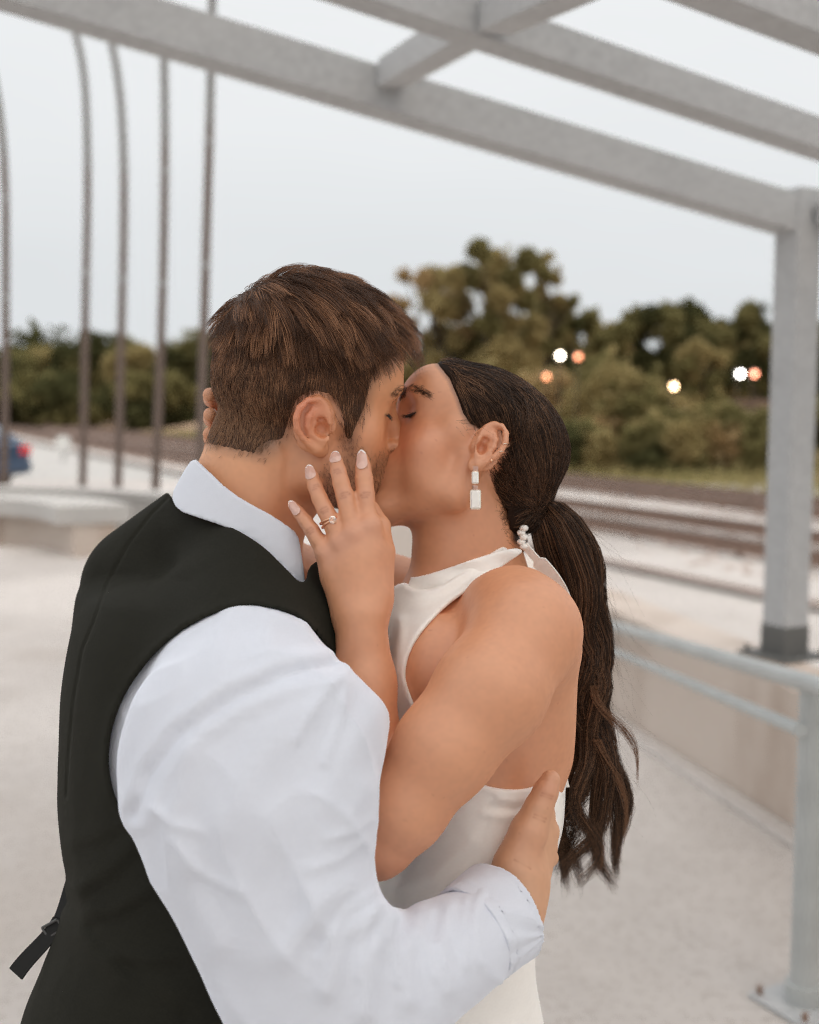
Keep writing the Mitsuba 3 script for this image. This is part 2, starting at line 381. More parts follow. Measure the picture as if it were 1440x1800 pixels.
# ---------------------------------------------------------------- trees, bushes, car, lamps
def leaf_cloud(center, radii, n, size, seed, holes=0.42, freq=1.35):
    """n leaf faces clumped inside an ellipsoid, with gaps."""
    g = np.random.default_rng(seed)
    n = int(n * 1.8); P = g.normal(size=(n * 6, 3)); P /= np.linalg.norm(P, axis=1, keepdims=True)
    P *= g.random((len(P), 1)) ** 0.45
    W = P * radii
    f = meshkit.fbm(W * freq / max(radii) * 3.0 + seed * 3.7, 3, seed)
    edge = np.linalg.norm(P, axis=1)
    keep = np.flatnonzero(f > holes + 0.10 * edge ** 2)[:n]
    W = W[keep]
    w3 = np.stack([meshkit.fbm(W * 2.3 / max(radii) + 11 * k_ + seed, 3, seed + k_) - .5 for k_ in range(3)], 1)   # ragged, not round
    W = W + w3 * radii * 1.5
    W = W + center
    m = len(W)
    a = g.normal(size=(m, 3)); a /= np.linalg.norm(a, axis=1, keepdims=True)
    b = np.cross(a, g.normal(size=(m, 3))); b /= np.linalg.norm(b, axis=1, keepdims=True)
    s = size * g.uniform(0.5, 1.4, (m, 1))
    V = np.stack([W - a * s, W + b * s * 0.55, W + a * s, W - b * s * 0.55], 1).reshape(-1, 3)
    k = np.arange(m)[:, None] * 4
    F = np.vstack([k + [0, 1, 2], k + [0, 2, 3]])
    return trimesh.Trimesh(V, F, process=False)
def ground_z(x, y):
    return float(terrain(np.array([x]), np.array([y]))[0])
def plant(kind, u, v_top, width_px, d, mats, lab, group, n=2600, leaf=0.22, seed=0, holes=0.42, trunk=True, low=0.25, cat=None, airy=False):
    """One tree or bush standing on the ground in direction u, d metres away, as tall as it looks."""
    g = np.random.default_rng(seed + 100)
    top = at(u, v_top, d)
    x, y = top[0], top[1]
    z0 = ground_z(x, y)
    H = top[2] - z0
    Wd = width_px * d / FPX / 2
    key = numbered(kind)
    crown_lo = z0 + H * low
    lobes = []
    nl = 30 if airy == 1 else 20 if airy else 8 if trunk else 6
    for i in range(nl):
        a = 2 * np.pi * i / nl + g.uniform(-0.4, 0.4)
        hh = g.uniform(0.0, 0.95) if airy else g.uniform(0.15, 0.8)
        r = Wd * (g.uniform(0.11, 0.22) if airy == 1 else g.uniform(0.16, 0.32) if airy else g.uniform(0.34, 0.52))
        rad = np.array([r, r, min(r * 1.0, H * 0.3)])
        off = Wd * (g.uniform(0.1, 0.85) if airy == 1 else g.uniform(0.1, 0.75) if airy else g.uniform(0.3, 0.62))
        zc = min(crown_lo + (z0 + H - crown_lo) * hh, z0 + H - rad[2] * 0.95)
        lobes.append((np.array([x + off * np.cos(a), y + off * np.sin(a) * 0.8, max(zc, z0 + rad[2] * 0.6)]), rad))
    rt = np.array([Wd * 0.45, Wd * 0.45, (z0 + H - crown_lo) * 0.36]) * (0.55 if airy else 1)
    lobes.append((np.array([x, y, z0 + H - rt[2]]), rt))
    per = n // len(lobes)
    groups = {}
    for i, (c, r) in enumerate(lobes):
        groups.setdefault(mats[i % len(mats)], []).append(leaf_cloud(c, r, per, leaf, seed * 31 + i, holes))
    for mk, ms in groups.items():
        shape(key + '__crown', cat_(*ms), mk)
    if trunk:
        pts = [(x, y, z0 - 0.1), (x + 0.1, y, z0 + H * 0.25), (x - 0.1, y + 0.1, z0 + H * 0.55), (x, y, z0 + H * 0.8)]
        ms = [tube(spline(pts, 8), np.linspace(0.028, 0.008, 8) * H, 8)]
        for c, r in lobes[:-1]:
            s = np.array([x, y, z0 + H * g.uniform(0.2, 0.5)])
            ms.append(tube(spline([s, (s + c) / 2 + [0, 0, 0.1 * H * 0.3], c], 6), np.linspace(0.012, 0.003, 6) * H, 6))
        shape(key + '__trunk', cat_(*ms), 'bark')
    else:
        ms = []
        for c, r in lobes:
            s = np.array([x + g.uniform(-.2, .2) * Wd, y, z0 - 0.05])
            ms.append(tube(spline([s, (s + c) / 2, c], 5), np.linspace(0.05, 0.012, 5), 5))
        shape(key + '__stem', cat_(*ms), 'bark')
    tag(key, lab, cat or ('tree' if trunk else 'bush'), group)
DK, MD, OL, WM = 'leaf_dark', 'leaf_mid', 'leaf_olive', 'leaf_warm'
TG, BG = 'trees beyond the railway', 'bushes beyond the railway'
LG = 'trees far off behind the bent poles'
# tall loose trees behind the bride
plant('tree', 880, 432, 250, 46, [OL, MD, OL], 'tallest airy tree, behind the heads of the couple', TG, 5200, 0.20, 1, 0.52, low=0.32, airy=1)
plant('tree', 962, 442, 130, 49, [OL, MD], 'slim tree just right of the tallest airy tree', TG, 2600, 0.2, 2, 0.51, low=0.3, airy=1)
plant('tree', 775, 470, 190, 48, [OL, WM], 'pale airy tree left of the tallest one, above the hair of the man', TG, 2600, 0.2, 3, 0.55, low=0.35, airy=1)
plant('tree', 860, 575, 260, 50, [DK, MD, OL], 'dark tree low behind the tallest airy tree', TG, 5000, 0.24, 4, 0.47, low=0.1, airy=2)
plant('tree', 985, 545, 230, 52, [MD, OL, DK], 'dark green tree sloping down right of the slim tree', TG, 4000, 0.24, 5, 0.47, low=0.1, airy=2)
plant('tree', 1125, 540, 190, 56, [DK, MD], 'dark rounded tree in the middle of the treeline on the right', TG, 3800, 0.24, 6, 0.47, low=0.15, airy=2)
plant('tree', 1215, 530, 180, 58, [DK, MD], 'dark tree with bright gaps, between the middle tree and the post', TG, 3200, 0.24, 7, 0.49, low=0.2, airy=2)
plant('tree', 1330, 530, 150, 52, [DK, MD], 'dark tree just left of the pergola post', TG, 3400, 0.22, 8, 0.47, low=0.2, airy=2)
plant('tree', 1470, 560, 200, 55, [DK, MD], 'dark tree behind the pergola post', TG, 3000, 0.24, 9, 0.47, low=0.2, airy=2)
plant('tree', 690, 600, 240, 52, [MD, OL], 'olive tree mostly hidden behind the face of the man', TG, 3400, 0.24, 10, 0.4, low=0.1, airy=2)
plant('tree', 1222, 595, 120, 40, [OL, MD], 'small olive tree standing above the bushes near the street lights', TG, 2200, 0.16, 11, 0.42, low=0.2, airy=1)
plant('tree', 1052, 566, 170, 54, [OL, MD], 'olive tree filling the dip between the sloping dark tree and the middle tree', TG, 3400, 0.22, 12, 0.42, low=0.1, airy=2)
plant('tree', 1278, 566, 150, 56, [MD, DK, OL], 'mid green tree between the two white lamps and the pergola post', TG, 3400, 0.22, 13, 0.42, low=0.1, airy=2)
# bushes in front of them, on the bank
for i, (u, vt, w, d, ms, n, lab) in enumerate([
        (1085, 628, 250, 33, [OL, WM, MD], 5200, 'largest bush, warm olive, right of the hair of the bride'),
        (955, 660, 220, 35, [OL, WM], 4200, 'olive bush behind the ponytail of the bride'),
        (830, 650, 240, 36, [OL, MD], 4200, 'olive bush behind the forehead of the bride'),
        (1235, 712, 190, 30, [MD, OL, WM], 3800, 'low green bush below the small olive tree'),
        (1345, 725, 150, 29, [MD, WM], 3200, 'low bush at the left edge of the pergola post'),
        (1160, 735, 170, 29, [MD, DK, OL], 3400, 'low dark bush in front of the largest bush'),
        (1020, 735, 190, 30, [MD, DK, OL], 3600, 'low dark green bush right beside the ponytail'),
        (1460, 700, 220, 31, [MD, OL], 3200, 'bush right of the pergola post'),
        (700, 680, 220, 36, [MD, OL], 3000, 'bush hidden behind the kissing faces')]):
    plant('bush', u, vt, w, d, ms, lab, BG, n, 0.13, 40 + i, 0.33, trunk=False, low=0.05)
for i, (u, vt, w, d, ms, n, lab) in enumerate([
        (-30, 618, 190, 96, [MD, DK], 3000, 'dark tree at the left edge of the photo'),
        (75, 612, 150, 100, [MD, OL], 2600, 'olive tree between the first and second bent poles'),
        (165, 588, 150, 98, [DK, MD], 3000, 'dark tree behind the second bent pole'),
        (230, 594, 130, 95, [MD, OL], 2800, 'green tree behind the third bent pole'),
        (330, 590, 150, 90, [MD, DK], 3000, 'dark green tree between the fourth bent pole and the man'),
        (420, 585, 170, 88, [MD, DK], 2600, 'tree hidden behind the head of the man'),
        (550, 600, 200, 84, [MD, OL], 2200, 'tree behind the neck of the man'),
        (100, 655, 200, 88, [DK, MD], 3000, 'low dark tree in front, between the first and second bent poles'),
        (270, 660, 170, 84, [DK, MD], 3000, 'low dark tree in front, behind the fourth bent pole'),
        (-20, 660, 170, 90, [DK, MD], 2600, 'low dark tree in front at the left edge')]):
    plant('tree', u, vt, w, d, ms, lab, LG, n, 0.38, 70 + i, 0.30, low=0.05)

# far wooded skyline behind everything on the bank
def skyline():
    ms = []
    for i in range(26):
        u = -500 + i * 100
        d = 120 + 20 * math.sin(i * 1.7)
        c = at(u, 690, d)
        h = 3.2 + 1.2 * math.sin(i * 2.3)
        ms.append(leaf_cloud(np.array([c[0], c[1], 1.6 + h * 0.5]), np.array([5.0, 3.0, h]), 700, 0.55, 300 + i, 0.25))
    return cat_(*ms)
shape('woodland', skyline(), 'leaf_dark', kind='stuff', label='far dark woodland closing the view behind the trees', cat='woodland')

# blue car, its tail towards the tracks, seen beyond the first pole
def car(pos, yaw):
    k = numbered('parked_car')
    R = np.array([[math.cos(yaw), -math.sin(yaw), 0], [math.sin(yaw), math.cos(yaw), 0], [0, 0, 1]])
    def put(m):
        m = m.copy(); M = np.eye(4); M[:3, :3] = R; M[:3, 3] = pos
        m.apply_transform(M); return m
    def loft(stations):
        V, n = [], 0
        for x, hw, zl, zh in stations:
            ring = [(-hw, zl), (-hw * 1.0, zl + (zh - zl) * 0.55), (-hw * 0.86, zh - 0.03), (-hw * 0.7, zh), (hw * 0.7, zh), (hw * 0.86, zh - 0.03), (hw, zl + (zh - zl) * 0.55), (hw, zl)]
            V += [(x, y, z) for y, z in ring]; n = len(ring)
        F = []
        for i in range(len(stations) - 1):
            for j in range(n):
                a, b = i * n + j, i * n + (j + 1) % n
                F += [[a, b, b + n], [a, b + n, a + n]]
        e = len(stations) - 1
        F += [[0, j + 1, j] for j in range(1, n - 1)] + [[e * n, e * n + j, e * n + j + 1] for j in range(1, n - 1)]
        m = trimesh.Trimesh(np.array(V), F, process=True); m.fix_normals(); return m
    body = loft([(-2.2, .7, .35, .72), (-2.1, .84, .28, .82), (-1.2, .88, .22, .95), (0, .88, .2, .97), (1.2, .88, .22, 1.0), (2.0, .84, .3, .98), (2.15, .78, .38, .9)])
    cabin = loft([(-1.15, .78, .9, .96), (-.4, .72, .9, 1.42), (.7, .72, .9, 1.45), (1.5, .74, .9, 1.32), (2.0, .76, .9, 1.0)])
    glass = loft([(-.95, .775, .97, 1.05), (-.38, .735, .97, 1.36), (.7, .735, .97, 1.39), (1.35, .745, .97, 1.27)])
    shape(k + '__body', put(body), 'car_paint', smooth=35)
    shape(k + '__cabin', put(cabin), 'car_paint', smooth=35)
    shape(k + '__side_window', put(glass), 'car_glass', smooth=35)
    rw = box((0.04, 1.1, 0.34), (1.76, 0, 1.15), 0.01, trimesh.transformations.rotation_matrix(-0.98, (0, 1, 0))[:3, :3])
    shape(k + '__rear_window', put(rw), 'car_glass')
    for y in (-.66, .66):
        shape(k + '__tail_light', put(box((0.10, 0.36, 0.2), (2.12, y, 0.78), 0.03)), 'tail_lamp')
    shape(k + '__bumper', put(box((0.14, 1.6, 0.2), (2.14, 0, 0.46), 0.03)), 'car_paint')
    for x in (-1.35, 1.35):
        for y in (-.82, .82):
            m = trimesh.creation.cylinder(0.32, 0.2, sections=24); m.apply_transform(trimesh.transformations.rotation_matrix(math.pi / 2, (1, 0, 0))); m.apply_translation((x, y, .32))
            wk_ = shape(k + '__wheel', put(m), 'tyre', smooth=40)
            m = trimesh.creation.cylinder(0.2, 0.22, sections=16); m.apply_transform(trimesh.transformations.rotation_matrix(math.pi / 2, (1, 0, 0))); m.apply_translation((x, y, .32))
            shape(wk_ + '__rim', put(m), 'rail_head', smooth=40)
    tag(k, 'dark blue parked car with a red tail light beyond the left pole', 'car')
scene['car_paint'] = principled((0.035, 0.07, 0.13), 0.25, clearcoat=0.8)
scene['car_glass'] = principled((0.10, 0.15, 0.19), 0.1, specular=0.8)
scene['tail_lamp'] = principled((0.72, 0.06, 0.07), 0.25, clearcoat=0.6)
scene['tyre'] = principled((0.03, 0.03, 0.03), 0.9)
cp = on_plane(-112, 868, -0.02)
car((cp[0] - 0.9, cp[1] + 1.0, -0.02), math.radians(-18))

# round white railway signal disc, low beside the tracks
sp = on_plane(112, 812, -0.05)
k = numbered('signal_disc')
shape(k + '__stand', tube([(sp[0], sp[1], -0.05), (sp[0], sp[1], 0.42)], 0.03, 8), 'dark_steel')
m = trimesh.creation.cylinder(0.24, 0.03, sections=24); m.apply_transform(trimesh.transformations.rotation_matrix(math.pi / 2, (1, 0, 0))); m.apply_translation((sp[0], sp[1] - 0.04, 0.5))
scene['white_paint'] = principled((0.8, 0.8, 0.77), 0.4)
shape(k + '__disc', m, 'white_paint')
tag(k, 'small round white disc on a stand beside the far tracks on the left', 'signal')

# lamps beyond the bushes, out of focus in the photograph
def lamp(u, v, d, color, power, lab, r=0.075, cat='street lamp', kind='street_lamp', grp=None):
    p = at(u, v, d)
    k = numbered(kind)
    z0 = ground_z(p[0], p[1])
    shape(k + '__pole', tube([(p[0], p[1] + 0.25, z0), (p[0], p[1] + 0.25, p[2] + 0.15)], 0.022, 8), 'bark')
    shape(k + '__housing', box((0.2, 0.1, 0.2), (p[0], p[1] + 0.17, p[2]), 0.02), 'dark_steel')
    s = trimesh.creation.icosphere(2, r); s.apply_translation(p)
    scene[k + '__bulb'] = mikit.ply(s, {'type': 'diffuse', 'reflectance': rgb(0.5, 0.5, 0.5)}, smooth=True, emitter={'type': 'area', 'radiance': rgb(*[c * power for c in color])})
    tag(k, lab, cat, grp)
lamp(985, 625, 31, (1.0, 0.86, 0.66), 9, 'lit white lamp showing above the bush right of the head of the bride')
lamp(1302, 657, 31, (1.0, 0.95, 0.88), 10, 'lit white lamp left of the pergola post')
lamp(1185, 679, 31, (1.0, 0.62, 0.33), 6.5, 'lit warm yellow lamp between the two white ones')
lamp(1017, 627, 31, (1.0, 0.30, 0.13), 2.2, 'small orange light just right of the white lamp near the bride', kind='warning_light', cat='warning light')
lamp(961, 662, 31, (1.0, 0.34, 0.13), 1.8, 'small orange light closest to the hair of the bride', kind='warning_light', cat='warning light')
lamp(1327, 657, 31, (1.0, 0.32, 0.17), 3.0, 'small red light closest to the pergola post', kind='warning_light', cat='warning light')
# a road barrier on the bank
k = numbered('road_barrier')
A, B = at(1180, 706, 44), at(1420, 712, 40)
A[2] = B[2] = (A[2] + B[2]) / 2
shape(k + '__guard_rail', bar(A, B, 0.08, 0.26), 'rust')
for t in np.linspace(0.02, 0.98, 7):
    p = A + (B - A) * t
    shape(k + '__post', bar((p[0], p[1] + 0.1, ground_z(p[0], p[1]) - 0.1), (p[0], p[1] + 0.1001, p[2] + 0.1), 0.09, 0.09), 'timber')
tag(k, 'rusty road barrier on the bank between the bushes and the far trees', 'barrier')
# ================================================================ solid modelling with distance fields
def smin(a, b, k):
    if k <= 0: return np.minimum(a, b)
    h = np.clip(0.5 + 0.5 * (b - a) / k, 0, 1)
    return b + (a - b) * h - k * h * (1 - h)
class Field:
    """A list of solids, blended one after another; far solids are skipped point by point."""
    def __init__(self): self.ops, self.after = [], []
    def add(self, fn, lo, hi, k=0.0, cut=False):
        self.ops.append((fn, np.asarray(lo, float), np.asarray(hi, float), k, cut)); return self
    def ball(self, c, r, k=0.02, cut=False):
        c = np.asarray(c, float)
        return self.add(lambda p: np.linalg.norm(p - c, axis=1) - r, c - r, c + r, k, cut)
    def egg(self, c, r, k=0.02, R=None, cut=False):
        """Ellipsoid of radii r along the columns of R."""
        c, r = np.asarray(c, float), np.asarray(r, float)
        R = np.eye(3) if R is None else R
        def fn(p):
            l = (p - c) @ R
            k0 = np.linalg.norm(l / r, axis=1); k1 = np.linalg.norm(l / r ** 2, axis=1)
            return k0 * (k0 - 1) / np.maximum(k1, 1e-9)
        m = r.max()
        return self.add(fn, c - m, c + m, k, cut)
    def limb(self, a, b, ra, rb, k=0.02, cut=False, flat=None):
        """Round cone from a to b; flat = (direction, factor) squeezes it along a direction."""
        a, b = np.asarray(a, float), np.asarray(b, float)
        def fn(p):
            P, A, B = p, a, b
            if flat is not None:
                n, f = np.asarray(flat[0], float) / np.linalg.norm(flat[0]), flat[1]
                st = lambda x: x + np.outer((np.atleast_2d(x) - a) @ n, n) * (1 / f - 1) if x.ndim == 2 else x + n * ((x - a) @ n) * (1 / f - 1)
                P, B = st(p), st(b)
            ba = B - A; l2 = ba @ ba; rr = float(np.clip(ra - rb, -.98 * math.sqrt(l2), .98 * math.sqrt(l2))); a2 = l2 - rr * rr; il2 = 1 / l2
            pa = P - A; y = pa @ ba; z = y - l2
            x = pa * l2 - y[:, None] * ba; x2 = (x * x).sum(1); y2 = y * y * l2; z2 = z * z * l2
            kk = np.sign(rr) * rr * rr * x2
            d = (np.sqrt(x2 * a2 * il2) + y * rr) * il2 - ra
            c1 = np.sign(z) * a2 * z2 > kk; c2 = np.sign(y) * a2 * y2 < kk
            d = np.where(c2, np.sqrt(x2 + y2) * il2 - ra, d)
            return np.where(c1, np.sqrt(x2 + z2) * il2 - rb, d) * (flat[1] if flat is not None else 1.0)
        m = max(ra, rb)
        return self.add(fn, np.minimum(a, b) - m, np.maximum(a, b) + m, k, cut)
    def chain(self, pts, radii, k=0.02, kin=0.015, flat=None):
        f = Field()
        for i in range(len(pts) - 1):
            f.limb(pts[i], pts[i + 1], radii[i], radii[i + 1], kin if i else 0, flat=flat)
        lo, hi = f.bounds()
        return self.add(f, lo, hi, k)
    def bounds(self):
        return np.min([o[1] for o in self.ops if not o[4]], axis=0), np.max([o[2] for o in self.ops if not o[4]], axis=0)
    def __call__(self, p):
        p = np.asarray(p, float)
        d = np.full(len(p), 0.5)
        for fn, lo, hi, k, cut in self.ops:
            m = 0.05 + k
            w = np.flatnonzero(((p > lo - m) & (p < hi + m)).all(1))
            if len(w) == 0: continue
            v = fn(p[w])
            d[w] = -smin(-d[w], v, k) if cut else smin(d[w], v, k)
        for fn in self.after:
            d = fn(p, d)
        return d
def keyof(i):
    return (i[:, 0] * 4096 + i[:, 1]) * 4096 + i[:, 2]
def polygonise(f, h, lo=None, hi=None, pad=0.03, slack=1.5, relax=2):
    """Surface nets over the cells near the surface of the field f; cell size h."""
    if lo is None: lo, hi = f.bounds()
    lo = np.asarray(lo, float) - pad; hi = np.asarray(hi, float) + pad
    n = np.ceil((hi - lo) / (16 * h)).astype(int) + 1
    idx = np.stack(np.meshgrid(*[np.arange(m) for m in n], indexing='ij'), -1).reshape(-1, 3)
    size = 16
    while size > 1:
        c = lo + (idx + 0.5) * size * h
        keep = np.abs(f(c)) < slack * size * h * 0.87
        idx = idx[keep]
        size //= 4
        s = np.stack(np.meshgrid(*[np.arange(4)] * 3, indexing='ij'), -1).reshape(-1, 3)
        idx = (idx[:, None] * 4 + s).reshape(-1, 3)
    c = lo + (idx + 0.5) * h
    idx = idx[np.abs(f(c)) < slack * h * 2.4]
    corners = np.stack(np.meshgrid(*[np.arange(2)] * 3, indexing='ij'), -1).reshape(-1, 3)
    allc = (idx[:, None] + corners).reshape(-1, 3)
    uk, first, inv = np.unique(keyof(allc), return_index=True, return_inverse=True)
    val = f(lo + allc[first] * h)
    D = val[inv].reshape(-1, 8)
    mixed = (D.min(1) < 0) & (D.max(1) >= 0)
    idx, D = idx[mixed], D[mixed]
    edges = [(a, b) for a in range(8) for b in range(a + 1, 8) if np.abs(corners[a] - corners[b]).sum() == 1]
    acc, cnt = np.zeros((len(idx), 3)), np.zeros(len(idx))
    for a, b in edges:
        da, db = D[:, a], D[:, b]
        x = (da < 0) != (db < 0)
        t = np.where(x, da / np.where(x, da - db, 1), 0)
        acc += np.where(x[:, None], corners[a] + t[:, None] * (corners[b] - corners[a]), 0); cnt += x
    V = lo + (idx + acc / cnt[:, None]) * h
    kk = keyof(idx); order = np.argsort(kk); sk = kk[order]
    def find(i):
        k = keyof(i); j = np.clip(np.searchsorted(sk, k), 0, len(sk) - 1)
        return np.where(sk[j] == k, order[j], -1)
    F = []
    for ax in range(3):
        e1, e2 = np.eye(3, dtype=int)[(ax + 1) % 3], np.eye(3, dtype=int)[(ax + 2) % 3]
        b = 4 if ax == 0 else 2 if ax == 1 else 1
        w = (D[:, 0] < 0) != (D[:, b] < 0)
        I = idx[w]
        qd = np.stack([np.flatnonzero(w), find(I - e1), find(I - e1 - e2), find(I - e2)], 1)
        flip = D[w, 0] >= 0
        ok = (qd >= 0).all(1)
        qd, flip = qd[ok], flip[ok]
        qd[flip] = qd[flip][:, ::-1]
        F += [qd[:, [0, 1, 2]], qd[:, [0, 2, 3]]]
    F = np.vstack(F)
    if relax > 1:                                # even out the net before laying it on the surface
        e = np.sort(np.vstack([F[:, [0, 1]], F[:, [1, 2]], F[:, [2, 0]]]), axis=1)
        acc = np.zeros_like(V); cnt = np.zeros(len(V))
        for a, b in ((0, 1), (1, 0)):
            for ax in range(3): acc[:, ax] += np.bincount(e[:, a], V[e[:, b], ax], len(V))
            cnt += np.bincount(e[:, a], minlength=len(V))
        V = 0.5 * V + 0.5 * acc / np.maximum(cnt, 1)[:, None]
    for _ in range(max(1, relax - 1)):                       # pull onto the surface, slide a little
        g = gradient(f, V, h * 0.5)
        V = V - g * np.clip(f(V), -h, h)[:, None] * 0.9
    return trimesh.Trimesh(V, F, process=False)
def gradient(f, p, e=1e-3):
    g = np.stack([f(p + d) - f(p - d) for d in np.eye(3) * e], 1)
    return g / np.maximum(np.linalg.norm(g, axis=1, keepdims=True), 1e-9)
def poly_dist(u, v, pts):
    """Signed distance to a closed polygon, negative inside."""
    P = np.asarray(pts, float)
    d = np.full(len(u), 1e18); s = np.zeros(len(u), bool)
    for i in range(len(P)):
        (ax, ay), (bx, by) = P[i - 1], P[i]
        ex, ey = bx - ax, by - ay
        wx, wy = u - ax, v - ay
        t = np.clip((wx * ex + wy * ey) / max(ex * ex + ey * ey, 1e-12), 0, 1)
        d = np.minimum(d, (wx - ex * t) ** 2 + (wy - ey * t) ** 2)
        c = (ay > v) != (by > v)
        s ^= c & (u < ax + (v - ay) * ex / (ey if abs(ey) > 1e-12 else 1e-12))
    return np.where(s, -1, 1) * np.sqrt(d)
def smooth_poly(pts, closed=True, n=4):
    """Corner cutting of an outline."""
    P = np.asarray(pts, float)
    for _ in range(n):
        Q = np.roll(P, -1, 0)
        P = np.stack([0.75 * P + 0.25 * Q, 0.25 * P + 0.75 * Q], 1).reshape(-1, 2)
    return P
def outline(p, pts):
    """Signed distance in metres to a pattern outline drawn on the cloth as seen from the front of the modelling axes."""
    d = np.maximum(p[:, 2], 0.3)
    u, v = 720 + FPX * p[:, 0] / d, 900 - FPX * p[:, 1] / d
    return poly_dist(u, v, pts) * d / FPX
def loft(levels, yaw, power=2.2, k_end=0.03):
    """Stack of rounded cross sections: (height y, x, z, half depth, half width); yaw turns them about the vertical."""
    L = np.array(sorted([list(l) for l in levels]))
    f = np.array([math.cos(yaw), math.sin(yaw)]); s = np.array([-f[1], f[0]])
    from scipy.interpolate import PchipInterpolator
    it = PchipInterpolator(L[:, 0], L[:, 1:])
    def fn(p):
        y = np.clip(p[:, 1], L[0, 0], L[-1, 0])
        cx, cz, a, b = it(y).T
        dx, dz = p[:, 0] - cx, p[:, 2] - cz
        qa, qb = np.abs(dx * f[0] + dz * f[1]) / a, np.abs(dx * s[0] + dz * s[1]) / b
        m = (qa ** power + qb ** power) ** (1 / power)
        g = np.sqrt((qa / a) ** 2 + (qb / b) ** 2) / np.maximum(np.sqrt(qa ** 2 + qb ** 2), 1e-6)
        d = (m - 1) / np.maximum(g, 1 / np.maximum(a, b))
        over = np.maximum(p[:, 1] - L[-1, 0], L[0, 0] - p[:, 1])
        return -smin(-d, -over, k_end)
    R = np.hypot(L[:, 3], L[:, 4]).max()
    lo = np.array([L[:, 1].min() - R, L[0, 0], L[:, 2].min() - R]); hi = np.array([L[:, 1].max() + R, L[-1, 0], L[:, 2].max() + R])
    return fn, lo, hi
def rot_frame(fwd_yaw, pitch, roll):
    """Columns: forward, left, up of a head in the modelling axes. yaw 0 faces +x and turns away from the viewer; pitch lifts the chin; roll tips the crown."""
    cy, sy, cp, sp = math.cos(fwd_yaw), math.sin(fwd_yaw), math.cos(pitch), math.sin(pitch)
    f = np.array([cy * cp, sp, sy * cp])
    up = np.array([-cy * sp, cp, -sy * sp])
    left = np.cross(up, f) * -1.0
    # the modelling axes are left-handed (x right, y up, z away): left of a face looking along +x is +z
    c, s = math.cos(roll), math.sin(roll)
    return np.stack([f, c * left - s * up, c * up + s * left], 1)
def person_mesh(m):
    """From the modelling axes to the world; those axes are left-handed, so the faces turn round."""
    return trimesh.Trimesh(to_world(m.vertices), m.faces[:, ::-1], process=False)

def max_part(m):
    """The largest connected piece of a mesh."""
    from scipy.sparse import coo_matrix
    from scipy.sparse.csgraph import connected_components
    f = m.faces; n = len(m.vertices)
    e = np.vstack([f[:, [0, 1]], f[:, [1, 2]]])
    lab = connected_components(coo_matrix((np.ones(len(e)), (e[:, 0], e[:, 1])), shape=(n, n)), False)[1]
    big = np.bincount(lab[f[:, 0]]).argmax()
    m = m.copy(); m.update_faces(lab[f[:, 0]] == big); m.remove_unreferenced_vertices()
    return m
# ================================================================ heads
def ear_field(side, wide=1.0):
    """Outer ear in head axes (x forward, y left, z up), side +1 left or -1 right."""
    f = Field()
    tilt = math.radians(14)
    def E(b, u, out):
        out = out if b < 0 else out * (1.0 if wide == 1 else 0.92)
        b = b * wide
        bb, uu = b * math.cos(tilt) + u * math.sin(tilt) * 0.6, u * math.cos(tilt) - b * math.sin(tilt)
        return np.array([-bb + (.008 if wide > 1 else 0), side * (0.0715 + out), uu])
    helix = [(-.003, .004), (-.003, .014), (.001, .024), (.008, .031), (.016, .0315), (.0235, .026), (.027, .016), (.0265, .005), (.022, -.006), (.0165, -.015), (.011, -.022)]
    f.chain([E(b, u, .003 + .42 * max(b, 0) + .001) for b, u in helix], [.0026, .0030, .0032, .0034, .0036, .0036, .0035, .0034, .0034, .0036, .0045], k=0.0, kin=.001)
    anti = [(.012, .022), (.0165, .014), (.0175, .005), (.0155, -.004), (.010, -.0105), (.004, -.0115)]
    f.chain([E(b, u, .0035 + .38 * b) for b, u in anti], [.0026, .0034, .0036, .0034, .0034, .003], k=.003, kin=.001)
    f.chain([E(.0165, .014, .0095), E(.009, .017, .0065), E(.004, .018, .004)], [.003, .0022, .002], k=.003, kin=.001)
    f.egg(E(.0065, -.0225, .0055), (.0085, .0042, .0095), k=.004)
    f.egg(E(-.0035, -.0015, .0035), (.004, .004, .007), k=.003)
    n = np.array([-0.40, side * 0.92, 0.0]); n /= np.linalg.norm(n)
    t = np.array([-n[1] * side, n[0] * side, 0.0]); R = np.stack([np.array([-.92, side * -.40, 0]) * -1, n, [0, 0, 1]], 1)
    R = np.stack([np.cross(n, [0, 0, 1]), n, [0, 0, 1]], 1)
    f.egg(E(.0125, .004, .0052), ((.0160 if wide > 1 else .0178) * wide, .0036, .0290), k=.004, R=R)
    f.egg(E(.006, .002, -.004), (.011, .012, .026), k=.006)
    f.egg(E(.0056, -.0015, .0095), (.0058 * wide, .0105, .0085), k=.0025, cut=True)
    f.egg(E(.0060, .0085, .0100), (.0050, .0060, .0036), k=.002, cut=True)
    f.egg(E(.0130, .0255, .0130), (.0070, .0040, .0026), k=.002, cut=True)
    return f
